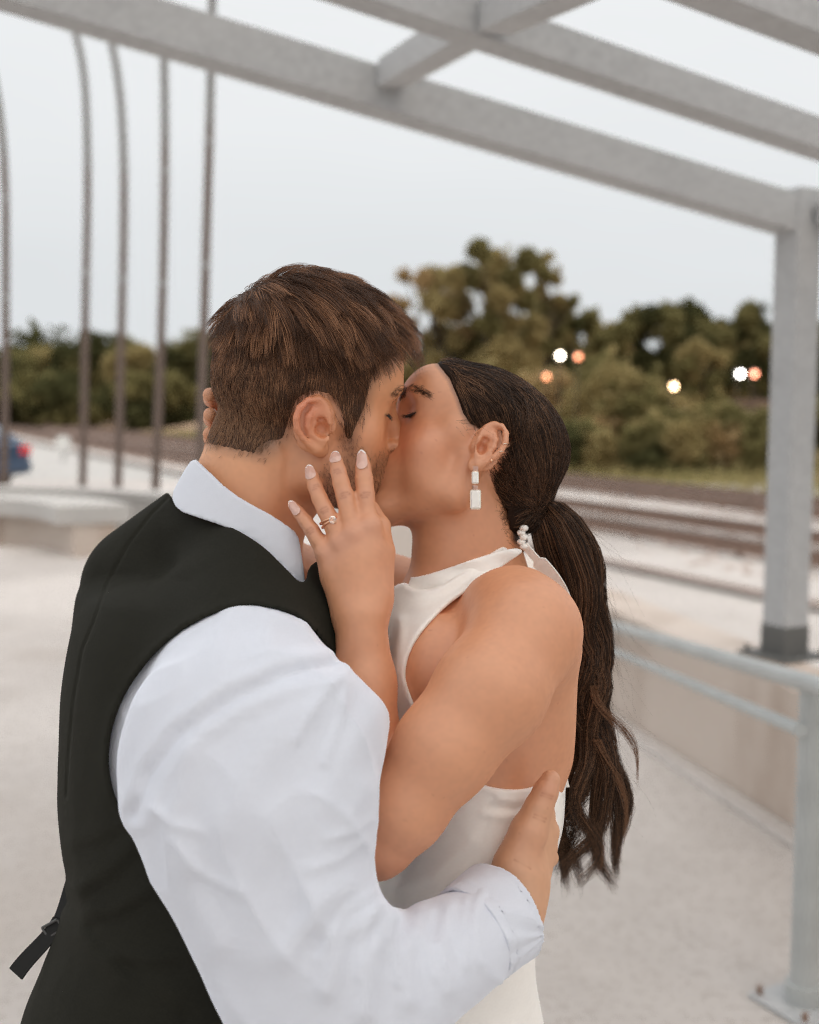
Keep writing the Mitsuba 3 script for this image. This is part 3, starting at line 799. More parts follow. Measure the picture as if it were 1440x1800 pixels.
def head_field(male, side, ears=True):
    f = Field()
    m = 1.0 if male else 0.0
    ex, ez = -.003 * (1 - m), .0105 * (1 - m)          # eyes of the narrower face sit a little higher
    f.egg((.000 - .004 * m, 0, .050 - .010 * (1 - m)), (.097 - .006 * (1 - m), .0735 + .002 * m, .084 - .018 * (1 - m)), k=0)
    f.egg((-.046 - .004 * m, 0, .033 - .004 * (1 - m)), (.048, .058, .050), k=.02)
    f.egg((.040, 0, -.010), (.048, .056, .070), k=.02)
    f.egg((.062, 0, .055), (.036, .056, .045), k=.02)
    for s in (-1, 1):
        f.limb((.002, s * .053, -.012), (.008, s * (.048 + .004 * m), -.058), .017, .016 + .002 * m, k=.018)
        f.limb((.008, s * (.047 + .004 * m), -.056), (.075, s * .014, -.088), .0155, .0135, k=.025 - .011 * (1 - m))
        f.ball((.050 + .003 * (1 - m), s * (.046 + .0015 * (1 - m)), -.010 - .003 * (1 - m)), .0215 + .002 * (1 - m), k=.022 - .006 * (1 - m))
        f.ball((.046, s * .040, -.045), .019, k=.03)
        f.ball((.026, s * .058, .012), .012, k=.02)
    f.egg((.080, 0, -.084), (.019, .021, .0165), k=.02)
    f.egg((.074, 0, -.046), (.027, .031, .030), k=.018)
    f.limb((.083 + ex, -.032, .036 + ez * .8), (.083 + ex, .032, .036 + ez * .8), .0105 + .002 * m, .0105 + .002 * m, k=.014)
    f.egg((.035, 0, -.074 + .006 * (1 - m)), (.045, .032, .014), k=.03 - .012 * (1 - m))
    for s in (-1, 1):
        f.ball((.0995 + ex, s * .034, .018 + ez), .0165, k=.014, cut=True)
        f.ball((.0690 + ex, s * .0325, .0195 + ez), .0142, k=.004)
    f.limb((.089, 0, .022), (.106, 0, -.016), .0075, .0095, k=.010)
    f.ball((.1115, 0, -.0195), .0098, k=.006)
    for s in (-1, 1):
        f.egg((.1015, s * .0115, -.0245), (.0095, .007, .0075), k=.005)
        f.egg((.1085, s * .0060, -.0300), (.005, .0034, .004), k=.002, cut=True)
    f.egg((.0955, 0, -.0465), (.0085, .0225, .0062), k=.005)
    f.egg((.0945, 0, -.0570), (.0090, .0190, .0075), k=.005)
    f.limb((.104, -.022, -.0515), (.104, .022, -.0515), .0018, .0018, k=.003, cut=True)
    for s in (-1, 1) if ears else ():
        e = ear_field(s, 1.32 if male else 1.0)
        lo, hi = e.bounds()
        f.add(e, lo, hi, .004)
    return f
def placed(f, O, R, s):
    lo, hi = f.bounds()
    c = O + R @ ((lo + hi) / 2) * s; r = np.linalg.norm(hi - lo) / 2 * s
    return (lambda p: f((p - O) @ R / s) * s), c - r, c + r
HEAD_M = (np.array([-.1150, .1075, 1.3225]), rot_frame(*np.radians([18.0, -4.0, -13.0])), 1.02)
HEAD_W = (np.array([.0668, .0595, 1.3690]), rot_frame(*np.radians([182.5, 16.5, -11.0])), 0.965)
def in_head(p, H):
    return (p - H[0]) @ H[1] / H[2]
def of_head(l, H):
    return H[0] + (H[1] @ np.asarray(l, float)) * H[2]
def pix(p):
    return 720 + FPX * p[..., 0] / p[..., 2], 900 - FPX * p[..., 1] / p[..., 2]

# ---------------------------------------------------------------- hands
def hand(f, wrist, palm, fingers, thumb, normal, k=.006):
    """palm: list of (knuckle point, radius); fingers: list of chains of 4 (point, radius); normal: out of the back of the hand."""
    n = np.asarray(normal, float) / np.linalg.norm(normal)
    w, rw = wrist
    g = Field()
    for i, (p, r) in enumerate(palm):
        ww = w[min(i, len(w) - 1)]
        g.limb(ww, p, rw, r * 1.06, k=.010 if i else 0)
        mid = (ww * 0.35 + p * 0.65) - n * .004
        g.ball(mid, r * 1.1, k=.012)
        g.ball(p + n * r * .30, r * .84, k=.005)
        g.limb(p + n * r * .45, ww * .8 + p * .2 + n * rw * .45, .0030, .0024, k=.006)
    for ch in fingers:
        pts, rad = [c[0] for c in ch], [c[1] for c in ch]
        fg = Field()
        for i in range(len(pts) - 1):
            fg.limb(pts[i], pts[i + 1], rad[i], rad[i + 1], k=.0015 if i else 0)
        lo, hi = fg.bounds(); g.add(fg, lo, hi, .005)
    for ch in thumb:
        g.chain([c[0] for c in ch], [c[1] for c in ch], k=.012, kin=.004)
    lo, hi = g.bounds()
    f.add(g, lo, hi, k)

# ================================================================ the woman: skin
W = Field()
hw, wlo, whi = placed(head_field(False, 1), *HEAD_W)
W.add(hw, wlo, whi, 0)
W.limb(q(808, 850, 1.365), q(815, 1020, 1.375), .044, .052, k=.012)                 # neck
W.limb(q(785, 905, 1.36), q(780, 1010, 1.36), .030, .033, k=.03)
W.limb(q(858, 900, 1.38), q(875, 1010, 1.39), .024, .036, k=.03)
YAW_W = math.radians(180 + 8)
def lv(u, v, d, a, b):
    p = q(u, v, d); return (p[1], p[0], p[2], a, b)
bodyW = [lv(838, 1040, 1.38, .060, .085), lv(845, 1090, 1.38, .082, .128), lv(838, 1160, 1.38, .094, .148), lv(828, 1260, 1.375, .104, .150), lv(828, 1340, 1.375, .100, .146),
         lv(832, 1420, 1.372, .094, .144), lv(820, 1500, 1.37, .088, .146), lv(800, 1600, 1.37, .087, .146), lv(782, 1700, 1.37, .096, .142), lv(775, 1800, 1.37, .112, .158), lv(772, 1920, 1.37, .122, .172), lv(770, 2100, 1.37, .115, .172)]
W.add(*loft(bodyW, YAW_W, 2.15), .03)
# shoulders, near arm
SHO = q(926, 1112, 1.222)
W.limb(q(850, 1072, 1.365), q(905, 1095, 1.258), .040, .048, k=.03)
W.limb(q(905, 1085, 1.26), SHO, .049, .0515, k=.035)
ELB = q(672, 1478, 1.158)
W.chain([SHO, q(862, 1216, 1.178), q(781, 1318, 1.162), q(709, 1422, 1.156), ELB], [.0520, .0530, .0465, .0385, .0315], k=.022, kin=.02)
W.limb(q(952, 1150, 1.27), q(940, 1320, 1.31), .040, .038, k=.03)                   # back of the armpit
W.egg(q(765, 1175, 1.262), (.042, .058, .040), k=.02)                               # side of the bust
W.egg(q(735, 1230, 1.31), (.058, .062, .062), k=.025)
W.ball(q(735, 1230, 1.43), .058, k=.025)
# near forearm to the wrist
WRI = q(634, 1082, 1.213)
W.chain([ELB, q(660, 1432, 1.180), q(649, 1330, 1.203), q(641, 1200, 1.211), WRI], [.0335, .0375, .0350, .0295, .0255], k=.0035, kin=.015)
W.limb(ELB, q(662, 1508, 1.162), .027, .021, k=.012)
# far arm, round the neck of the man
W.limb(q(830, 1060, 1.44), q(790, 1075, 1.535), .050, .052, k=.03)
W.chain([q(790, 1075, 1.535), q(680, 1050, 1.53), q(560, 1035, 1.50), q(500, 1010, 1.47)], [.052, .052, .048, .040], k=.02, kin=.02)
W.chain([q(500, 1010, 1.47), q(440, 905, 1.455), q(400, 802, 1.418)], [.038, .032, .024], k=.015, kin=.015)
# far hand behind his neck: only the fingertips come round
W.egg(q(752, 1115, 1.36), (.052, .062, .075), k=.03)
for i, (v, e) in enumerate([(693, 0), (728, 1), (762, 0), (786, 2)]):
    a = q(392, v + 20, 1.400); b = q(373, v + 8, 1.372); c = q(369 + e, v + 1, 1.340)
    W.limb(q(398, 792, 1.415), a, .018, .0105, k=.012)
    W.chain([a, b, c], [.0105, .0095, .0080], k=.004, kin=.003)
# near hand on his cheek
def F_(*js): return [(q(u, v, d), r) for u, v, d, r in js]
HN = np.array([-.10, .05, -1.0])
index_ = F_((650, 925, 1.224, .0102), (645, 905, 1.228, .0098), (642.5, 870, 1.232, .0096), (640, 842, 1.237, .0094), (638.5, 822, 1.242, .0082), (637.2, 804.5, 1.247, .0058))
middle = F_((622, 940, 1.220, .0104), (615, 910, 1.223, .0097), (606, 870, 1.228, .0093), (600, 850, 1.231, .0089), (595, 829, 1.236, .0084), (591.5, 812, 1.240, .0068), (590.6, 804.5, 1.243, .0050))
ring_f = F_((600, 957, 1.222, .0102), (586, 925, 1.224, .0094), (572, 897, 1.227, .0087), (562, 876, 1.232, .0083), (554.5, 857, 1.238, .0078), (549, 840, 1.243, .0069), (546, 829, 1.247, .0052))
pinky = F_((575, 975, 1.226, .0092), (560, 952, 1.228, .0085), (548, 932, 1.231, .0079), (537, 916, 1.235, .0072), (525, 901, 1.241, .0064), (516.5, 890, 1.246, .0050))
hand(W, ([q(652, 1075, 1.216), q(640, 1078, 1.213), q(628, 1080, 1.213), q(616, 1080, 1.216)], .0195),
     [(index_[0][0], .0125), (middle[0][0], .0128), (ring_f[0][0], .0122), (pinky[0][0], .0112)],
     [index_, middle, ring_f, pinky],
     [F_((664, 1050, 1.222, .016), (671, 970, 1.238, .0135), (668, 925, 1.250, .0105), (652, 893, 1.268, .0085))], HN, k=.008)
meshW = polygonise(W, .0023, lo=np.array([-.4, -.36, 1.05]), hi=np.array([.25, .35, 1.65]), pad=0)
# ================================================================ the man: skin, then the solids of his clothes
M = Field()
hm_, mlo, mhi = placed(head_field(True, -1), *HEAD_M)
M.add(hm_, mlo, mhi, 0)
M.limb(q(470, 800, 1.325), q(405, 985, 1.325), .060, .068, k=.025)
M.limb(q(430, 775, 1.33), q(388, 930, 1.335), .029, .045, k=.03)
M.limb(q(530, 870, 1.315), q(485, 950, 1.315), .020, .020, k=.02)
YAW_M = math.radians(28)
def bodyM(off, rows_used=99):
    rows = [(372, 1010, 1.32, .075, .110), (347, 1060, 1.32, .112, .165), (349, 1130, 1.315, .128, .180), (348, 1250, 1.31, .137, .182), (345, 1400, 1.305, .138, .175),
            (349, 1500, 1.30, .135, .168), (355, 1545, 1.30, .134, .166), (343, 1620, 1.30, .134, .166), (318, 1700, 1.30, .138, .170), (292, 1800, 1.30, .146, .178), (282, 1900, 1.30, .150, .182), (282, 2060, 1.30, .140, .175)]
    r = [lv(u, v, d, a + off, b + off) for u, v, d, a, b in rows[:rows_used]]
    f = Field().add(*loft(r, YAW_M, 2.25), 0)
    f.limb(q(398, 905, 1.335), q(264, 1036, 1.405), .055 + off, .076 + off, k=.04)       # back of the neck to the far shoulder blade
    f.limb(q(400, 960, 1.33), q(236, 1045, 1.478), .050 + off, .060 + off, k=.03)
    f.limb(q(432, 965, 1.30), q(425, 1165, 1.165), .052 + off, .074 + off, k=.04)        # near shoulder
    f.limb(q(470, 1010, 1.30), q(520, 1120, 1.27), .050 + off, .060 + off, k=.04)
    f.limb(q(520, 1090, 1.32), q(545, 1180, 1.36), .045 + off, .060 + off, k=.04)
    return f
inner = bodyM(-.016, 4)
M.add(inner, *inner.bounds(), .02)
SH_M, EL_M, WR_M = q(420, 1190, 1.15), q(585, 1800, 1.065), q(903, 1600, 1.196)
M.chain([SH_M, q(450, 1480, 1.09), EL_M, q(760, 1700, 1.125), WR_M], [.062, .056, .046, .043, .0285], k=.03, kin=.02)
# his hand on her back: thumb up, fingers wrapped round behind her
NM = np.array([.75, .1, -.55])
mp = [(q(950, 1432, 1.252), .0135), (q(957, 1462, 1.256), .0138), (q(954, 1492, 1.256), .0130), (q(945, 1520, 1.252), .0120)]
mfing = []
for i, (p0, r) in enumerate(mp):
    v = [1418, 1450, 1482, 1512][i]
    mfing.append([(p0, r * .9), (q(966, v - 4, 1.300), .0098), (q(958, v - 10, 1.338), .0088), (q(940, v - 14, 1.365), .0075)])
hand(M, ([q(908, 1550, 1.206), q(914, 1556, 1.212), q(919, 1562, 1.214), q(922, 1568, 1.210)], .0215), mp, mfing,
     [[(q(908, 1518, 1.205), .0225), (q(930, 1462, 1.207), .0190), (q(948, 1418, 1.210), .0142), (q(959, 1393, 1.212), .0126), (q(968, 1371, 1.214), .0100)]], NM, k=.010)
M.limb(WR_M, q(914, 1548, 1.205), .0275, .0265, k=.015)
meshM = polygonise(M, .0026, lo=np.array([-.48, -.62, .90]), hi=np.array([.2, .35, 1.65]), pad=0)
meshM = max_part(meshM)


# ---- vest: the torso, 6 mm out, opened at the neck and at the near armhole
NECK_CUT = [(250, 820), (296, 864), (312, 892), (345, 905), (400, 922), (460, 957), (500, 997), (536, 1034), (545, 985), (600, 985), (700, 700), (300, 600)]
ARMHOLE = [(600, 1172), (572, 1132), (540, 1096), (510, 1079), (480, 1069), (430, 1062), (370, 1080), (330, 1102), (290, 1130), (255, 1168), (225, 1210), (206, 1250), (194, 1292), (190, 1340), (196, 1382), (212, 1424), (232, 1450),
           (256, 1476), (268, 1500), (282, 1530), (310, 1580), (340, 1650), (440, 1815), (700, 2000), (900, 1500), (760, 1250)]
ARM_S, NECK_S = smooth_poly(ARMHOLE, n=2), smooth_poly(NECK_CUT, n=2)
SEAM = [(306, 865), (266, 905), (227, 955), (187, 1029), (164, 1097), (145, 1142), (130, 1230), (121, 1324), (117, 1400)]
def line_dist(p, pts):
    d = np.maximum(p[:, 2], .3); u, v = 720 + FPX * p[:, 0] / d, 900 - FPX * p[:, 1] / d
    best = np.full(len(p), 1e9)
    for (ax, ay), (bx, by) in zip(pts[:-1], pts[1:]):
        ex, ey = bx - ax, by - ay; t = np.clip(((u - ax) * ex + (v - ay) * ey) / (ex * ex + ey * ey), 0, 1)
        best = np.minimum(best, np.hypot(u - ax - t * ex, v - ay - t * ey))
    return best * d / FPX
def ridge(p, pts, w):
    return np.exp(-(line_dist(p, pts) / w) ** 2)
vest_core = bodyM(.004)
def vest_after(p, d):
    near = np.flatnonzero(np.abs(d) < .03)
    w = p[near]
    x = d[near]
    x = x + .0022 * ridge(w, SEAM, .0016)
    x = x - .0035 * ridge(w, [(142, 1560), (150, 1640), (210, 1720), (300, 1760)], .012) + .004 * ridge(w, [(118, 1585), (190, 1670), (260, 1740), (330, 1790)], .008)
    for pts, wd, am in (([(240, 1480), (190, 1530), (140, 1560)], .010, .0030), ([(270, 1560), (200, 1600), (150, 1610)], .009, .0030), ([(330, 1680), (260, 1690), (200, 1680)], .010, .003), ([(215, 1440), (170, 1470), (130, 1480)], .010, .002),
                        ([(300, 930), (330, 990), (380, 1040)], .012, .0022), ([(450, 985), (470, 1030), (500, 1070)], .010, .002), ([(200, 1250), (185, 1340), (190, 1420)], .010, .002)):
        x = x - am * ridge(w, pts, wd) + am * .7 * ridge(w, [(u_ + 14, v_ + 16) for u_, v_ in pts], wd * .7)
    x = x - .003 * (meshkit.fbm(w * np.array([16, 7, 16]) + 3, 3, 11) - .5) * np.clip((-.12 - w[:, 1]) * 6, 0.35, 2.2)
    edge = np.abs(outline(w, ARM_S))                                   # stitched edge roll along the armhole
    x = x - .0016 * np.exp(-((edge - .004) / .004) ** 2) * (w[:, 2] < 1.27)
    d = d.copy(); d[near] = x
    return d
VEST = Field()
VEST.add(vest_core, *vest_core.bounds())
VEST.after.append(vest_after)
def cut_near(p, d):
    n = np.flatnonzero(np.abs(d) < .08)
    a = outline(p[n], ARM_S)
    a = np.maximum(a, p[n][:, 2] - 1.285)
    b = np.minimum(outline(p[n], NECK_S), 9)
    out = d.copy(); out[n] = -smin(smin(-d[n], a, .0015), b, .0015)
    return out
VEST.after.append(cut_near)
meshV = max_part(polygonise(VEST, .0036, lo=np.array([-.50, -.64, 1.0]), hi=np.array([.05, .10, 1.62]), pad=0, relax=2))

# ---- shirt: torso inside the vest, shoulders, sleeves, with soft folds
shirt_core = bodyM(-.004)
SHIRT = Field()
SHIRT.add(shirt_core, *shirt_core.bounds())
SHIRT.limb(q(430, 1190, 1.165), q(430, 1290, 1.140), .058, .086, k=.03)
ZF = ((0.12, 0.05, 1.0), .80)
SHIRT.chain([q(434, 1250, 1.130), q(432, 1340, 1.090), q(448, 1430, 1.072), q(456, 1510, 1.062), q(502, 1620, 1.056), q(552, 1730, 1.056), q(598, 1800, 1.064)], [.0860, .1085, .0965, .0815, .0780, .0770, .0720], k=.03, kin=.025, flat=ZF)
SHIRT.limb(q(520, 1215, 1.17), q(575, 1290, 1.125), .042, .056, k=.03)
SHIRT.limb(q(598, 1800, 1.064), q(690, 1738, 1.092), .070, .0560, k=.02)
SHIRT.limb(q(690, 1738, 1.092), q(780, 1680, 1.132), .0560, .0480, k=.02)
SHIRT.limb(q(780, 1680, 1.132), q(852, 1632, 1.166), .0485, .0440, k=.015)
SHIRT.limb(q(246, 1035, 1.485), q(258, 1090, 1.50), .064, .068, k=.03)       # far shoulder
SHIRT.chain([q(258, 1090, 1.50), q(330, 1330, 1.56), q(520, 1420, 1.60)], [.072, .062, .055], k=.03, kin=.02)
SLEEVE_SEAM = [(585, 1170), (566, 1172), (493, 1189), (408, 1228), (317, 1290), (266, 1358), (238, 1430)]
FOLDS = [([(660, 1250), (610, 1330), (560, 1440), (545, 1560)], .016, .0050), ([(640, 1390), (590, 1500), (560, 1620)], .014, .0045), ([(600, 1210), (520, 1260), (450, 1350), (400, 1450)], .018, .004),
         ([(330, 1330), (310, 1430), (330, 1520)], .013, .0045), ([(250, 1400), (300, 1480), (330, 1560), (380, 1660)], .013, .005), ([(655, 1600), (600, 1650), (575, 1740)], .010, .006), ([(690, 1610), (650, 1690), (640, 1780)], .010, .006),
         ([(740, 1605), (715, 1680), (720, 1760)], .009, .005), ([(790, 1595), (775, 1660), (790, 1740)], .008, .0045), ([(850, 1560), (835, 1620), (850, 1690)], .006, .003), ([(380, 1180), (360, 1220), (350, 1270)], .012, .003),
         ([(470, 1100), (470, 1150), (455, 1190)], .012, .003), ([(610, 1560), (560, 1600), (500, 1680)], .012, .005), ([(470, 1450), (440, 1560), (455, 1680)], .018, .004),
         ([(598, 1190), (560, 1230), (520, 1300)], .005, .0028), ([(612, 1200), (600, 1260), (570, 1340)], .0045, .0026), ([(655, 1570), (610, 1600), (560, 1690)], .0045, .0030), ([(668, 1590), (640, 1640), (630, 1720)], .0045, .0030), ([(700, 1600), (690, 1650), (700, 1730)], .0040, .0028),
         ([(760, 1600), (745, 1650), (765, 1720)], .0040, .0026), ([(820, 1580), (808, 1640), (822, 1700)], .0035, .0024), ([(300, 1480), (345, 1530), (420, 1570)], .005, .0024), ([(640, 1480), (600, 1510), (540, 1530)], .0045, .0024), ([(655, 1440), (620, 1465), (575, 1475)], .004, .002), ([(262, 1420), (300, 1450), (352, 1462)], .0045, .0022)]
def shirt_after(p, d):
    n = np.flatnonzero((np.abs(d) < .03) & (p[:, 2] < 1.30))
    w, x = p[n], d[n]
    for pts, wd, amp in FOLDS:
        m = np.flatnonzero(line_dist(w, pts) < 3 * wd)
        x[m] -= amp * ridge(w[m], pts, wd)
    m = np.flatnonzero(line_dist(w, SLEEVE_SEAM) < .03)
    ld = line_dist(w[m], SLEEVE_SEAM)
    x[m] += .0035 * np.exp(-(ld / .0045) ** 2) - .0028 * np.exp(-((ld - .013) / .006) ** 2)
    a = w @ np.array([[.8, .5, .3], [-.45, .85, .1], [-.3, 0, .9]]).T
    f = meshkit.fbm(a * np.array([13, 5.5, 11]) + 2, 3, 21)
    r = 1 - np.abs(2 * meshkit.noise(a * np.array([19, 7, 15]) + 9, 5) - 1)
    x = x - .0065 * (f - .5) - .0034 * (r ** 4 - .2)
    d = d.copy(); d[n] = x
    return d
SHIRT.after.append(shirt_after)
def shirt_under_vest(p, d):
    n = np.flatnonzero((np.abs(d) < .05) & (p[:, 2] > 1.16) & (p[:, 2] < 1.445) & (p[:, 0] < -.06))
    w = p[n]
    lim = np.where(outline(w, ARM_S) > 0, vest_core(w) + .0035, -1)
    out = d.copy(); out[n] = np.maximum(d[n], lim)
    return out
SHIRT.after.append(shirt_under_vest)
def shirt_neck(p, d):
    n = np.flatnonzero((np.abs(d) < .08) & (p[:, 1] > -.15))
    out = d.copy(); out[n] = np.maximum(d[n], -outline(p[n], NECK_S))
    return out
SHIRT.after.append(shirt_neck)
meshS = max_part(polygonise(SHIRT, .0040, lo=np.array([-.52, -.64, .85]), hi=np.array([.2, .12, 1.7]), pad=0, relax=2))
# cuff: a stiff band, open towards the hand
CA, CB = q(832, 1642, 1.160), q(884, 1602, 1.190)
ca = (CB - CA) / np.linalg.norm(CB - CA)
def cuff_fn(p):
    t = (p - CA) @ ca; L_ = np.linalg.norm(CB - CA)
    r = np.linalg.norm(p - CA - t[:, None] * ca, axis=1)
    rad = .0478 + .0022 * np.clip(t / L_, 0, 1) + .0010 * np.sin(9 * np.arctan2(p[:, 1] - CA[1], p[:, 2] - CA[2]))
    return np.maximum(np.abs(r - rad) - .0022, np.maximum(-t - .004, t - L_))
CUFF = Field().add(cuff_fn, CA - .09, CB + .09)
CUFF.after.append(lambda p, d: d + .0009 * np.exp(-((((p - CA) @ ca) - .007) / .0013) ** 2) + .0007 * np.exp(-((((p - CA) @ ca) - np.linalg.norm(CB - CA) + .006) / .0012) ** 2))
meshC = polygonise(CUFF, .0020, relax=1)
# collar
COLLAR = [(340, 803), (356, 818), (372, 833), (400, 860), (440, 886), (470, 901), (500, 920), (524, 939), (529, 965), (533, 992), (538, 1036), (520, 1020), (500, 1001), (460, 961), (400, 927), (345, 909), (312, 897), (300, 872), (318, 836)]
COL_S = smooth_poly(COLLAR, n=1)
cl1, cl2 = q(472, 815, 1.325), q(405, 985, 1.322)
def collar_fn(p):
    d0 = Field().limb(cl1, cl2, .0735, .0850).limb(q(505, 905, 1.312), q(470, 1010, 1.300), .045, .062, k=.03)(p)
    t = np.clip((p - cl1) @ (cl2 - cl1) / ((cl2 - cl1) @ (cl2 - cl1)), 0, 1.4)
    return np.abs(d0 - .004) - .0024
COL = Field().add(collar_fn, np.array([-.33, -.10, 1.19]), np.array([-.08, .10, 1.46]))
COL.after.append(lambda p, d: -smin(-d, -outline(p, COL_S), .002))
meshL = polygonise(COL, .0024, relax=1)
# ================================================================ her dress
def dress_core(off):
    f = Field()
    r = [(a, b, c, e + off, g + off) for a, b, c, e, g in bodyW if a < q(0, 1060, 1.38)[1]]
    f.add(*loft(r, YAW_W, 2.15), 0)
    f.egg(q(765, 1175, 1.262), np.array([.042, .058, .040]) + off, k=.02)
    f.egg(q(735, 1230, 1.31), np.array([.058, .062, .062]) + off, k=.025)
    f.ball(q(735, 1230, 1.43), .058 + off, k=.025)
    f.egg(q(752, 1115, 1.36), np.array([.052, .062, .075]) + off, k=.03)
    f.limb(q(790, 1060, 1.37), q(770, 1110, 1.37), .058 + off, .06 + off, k=.03)
    f.limb(q(812, 950, 1.370), q(815, 1020, 1.375), .050 + off, .052 + off, k=.02)
    f.limb(q(785, 905, 1.36), q(780, 1010, 1.36), .030 + off, .033 + off, k=.03)
    f.limb(q(850, 1072, 1.365), q(905, 1095, 1.258), .040 + off, .048 + off, k=.03)
    f.limb(q(772, 1050, 1.340), q(742, 1135, 1.315), .050 + off, .048 + off, k=.03)
    return f
DRESS_OUT = [(915, 964), (893, 985), (860, 1010), (825, 1037), (790, 1061), (760, 1090), (737, 1117), (720, 1147), (712, 1180), (715, 1206), (740, 1265), (790, 1340), (842, 1379), (890, 1388), (925, 1387), (946, 1378),
             (985, 1372), (1150, 1372), (1150, 2900), (200, 2900), (200, 1100), (640, 1080), (690, 1030), (716, 1022), (722, 1036), (763, 1036), (800, 1014), (843, 986), (890, 955)]
DR_S = smooth_poly(DRESS_OUT, n=2)
dcore = dress_core(.0035)
DRESS = Field().add(dcore, *dcore.bounds())
DSEAMS = [[(868, 1400), (855, 1450), (848, 1500), (838, 1560), (836, 1640)]]
def dress_after(p, d):
    n = np.flatnonzero(np.abs(d) < .06)
    w, x = p[n], d[n]
    near = w[:, 2] < 1.37
    for s in DSEAMS:
        x = x + .0012 * ridge(w, s, .0014) * near
    x = x - .0028 * ridge(w, [(875, 1402), (905, 1408), (940, 1402)], .0035) * near - .0022 * ridge(w, [(850, 1432), (890, 1437), (935, 1434)], .0040) * near + .0025 * ridge(w, [(862, 1418), (900, 1423), (940, 1417)], .003) * near
    a = w @ np.array([[.85, .5, 0], [-.5, .85, 0], [0, 0, 1]]).T
    x = x - .0032 * (meshkit.fbm(a * np.array([22, 9, 14]) + 4, 3, 31) - .5)
    x = x - .003 * ridge(w, [(705, 1090), (700, 1150), (690, 1230)], .006) - .002 * ridge(w, [(700, 1560), (760, 1540), (830, 1480)], .008)
    o = outline(w, DR_S)
    x = x - .0014 * np.exp(-((o + .004) / .0032) ** 2)
    x = -smin(-x, -o, .0015)
    out = d.copy(); out[n] = x
    return out
DRESS.after.append(dress_after)
meshD = max_part(polygonise(DRESS, .0034, lo=np.array([-.35, -.72, 1.05]), hi=np.array([.25, .0, 1.70]), pad=0, relax=2))
# halter collar, folded double and standing off the throat
HALTER = [(716, 1015), (742, 1013), (789, 998), (843, 979), (903, 962), (922, 968), (906, 980), (860, 1011), (795, 1046), (763, 1069), (741, 1074), (722, 1066)]
HALT_FAR = [(712, 1016), (741, 976), (770, 960), (930, 930), (926, 975), (860, 1012), (750, 1060)]
HS_, HF_ = smooth_poly(HALTER, n=1), smooth_poly(HALT_FAR, n=1)
ha, hb = q(826, 940, 1.375), q(797, 1075, 1.370)
def halter_fn(p):
    d0 = Field().limb(ha, hb, .0675, .0780)(p)
    d0 = d0 - .0016 * np.sin(p @ np.array([60., 190., 40.])) - .0010 * np.sin(p @ np.array([-40., 260., 80.]) + 1)
    return np.abs(d0) - .0022
HALT = Field().add(halter_fn, np.array([-.05, -.15, 1.26]), np.array([.16, .02, 1.48]))
def halter_cut(p, d):
    o = np.where(p[:, 2] < 1.372, outline(p, HS_), outline(p, HF_))
    return -smin(-d, -o, .0015)
HALT.after.append(halter_cut)
meshH = polygonise(HALT, .0020, relax=1)

# ================================================================ colour of the skin
def skin_color(P, base, seed, blots=()):
    n1 = meshkit.fbm(P * 38 + seed, 3, seed) - .5
    n2 = meshkit.fbm(P * 230 + seed, 2, seed + 7) - .5
    C = np.array(base)[None] * (1 + .15 * n1[:, None] * np.array([.5, 1, 1.3]) + .12 * n2[:, None])
    for c, r, col, amt in blots:
        w = amt * np.exp(-(np.linalg.norm(P - c, axis=1) / r) ** 2)[:, None]
        C = C * (1 - w) + np.array(col) * w
    spots = meshkit.noise(P * 310 + 3 * seed, seed + 3)
    k = np.clip((spots - .93) / .05, 0, 1)[:, None] * .35
    return np.clip(C * (1 - k) + C * np.array([.62, .5, .45]) * k, .01, .95)
SKIN_W, SKIN_M = (.560, .252, .132), (.600, .280, .136)
RED_W, RED_M = (.54, .178, .095), (.54, .165, .085)
PW = np.array(meshW.vertices)
lw = in_head(PW, HEAD_W)
kn = [(ch[j][0] + np.array([0, 0, -ch[j][1]]), .0075, (.50, .235, .155), .55) for ch in (index_, middle, ring_f, pinky) for j in (2, 4)] + [(ch[0][0] + np.array([0, 0, -.011]), .012, (.53, .255, .170), .5) for ch in (index_, middle, ring_f, pinky)]
blW = [(of_head((.062, .048, -.012), HEAD_W), .026, RED_W, .55), (of_head((-.012, .084, .012), HEAD_W), .026, RED_W, .25), (ELB, .035, RED_W, .45)] + kn
colW = skin_color(PW, SKIN_W, 2, blW)
def paint(C, w, col):
    w = np.clip(w, 0, 1)[:, None]
    return C * (1 - w) + np.array(col) * w
def seg_w(l, pts, width):
    best = np.full(len(l), 1e9)
    for a, b in zip(pts[:-1], pts[1:]):
        a, b = np.array(a), np.array(b); t = np.clip((l - a) @ (b - a) / ((b - a) @ (b - a)), 0, 1)
        best = np.minimum(best, np.linalg.norm(l - a - t[:, None] * (b - a), axis=1))
    return np.exp(-(best / width) ** 2)
EYE_W = [(.0785, .0215, .0250), (.0808, .0285, .0228), (.0795, .0365, .0226), (.0730, .0450, .0262)]
BROW_W = [(.0945, .012, .0440), (.0925, .022, .0490), (.0850, .036, .0525), (.0760, .047, .0500), (.0650, .0555, .0440)]
for s in (1, -1):
    f_ = np.array([1, s, 1])
    colW = paint(colW, .55 * seg_w(lw, [np.array(x) * f_ + np.array([.0, 0, .009]) for x in EYE_W], .0085), (.36, .155, .10))      # eye shadow
    colW = paint(colW, .95 * seg_w(lw, [np.array(x) * f_ for x in EYE_W], .0022), (.03, .018, .014))
    colW = paint(colW, .88 * seg_w(lw, [np.array(x) * f_ for x in BROW_W[:4]], .0034), (.09, .05, .035))
colW = paint(colW, .8 * np.exp(-((np.linalg.norm((lw - np.array([.100, 0, -.052])) / np.array([.012, .024, .011]), axis=1)) ** 4)), (.50, .17, .14))
PM = np.array(meshM.vertices)
lm = in_head(PM, HEAD_M)
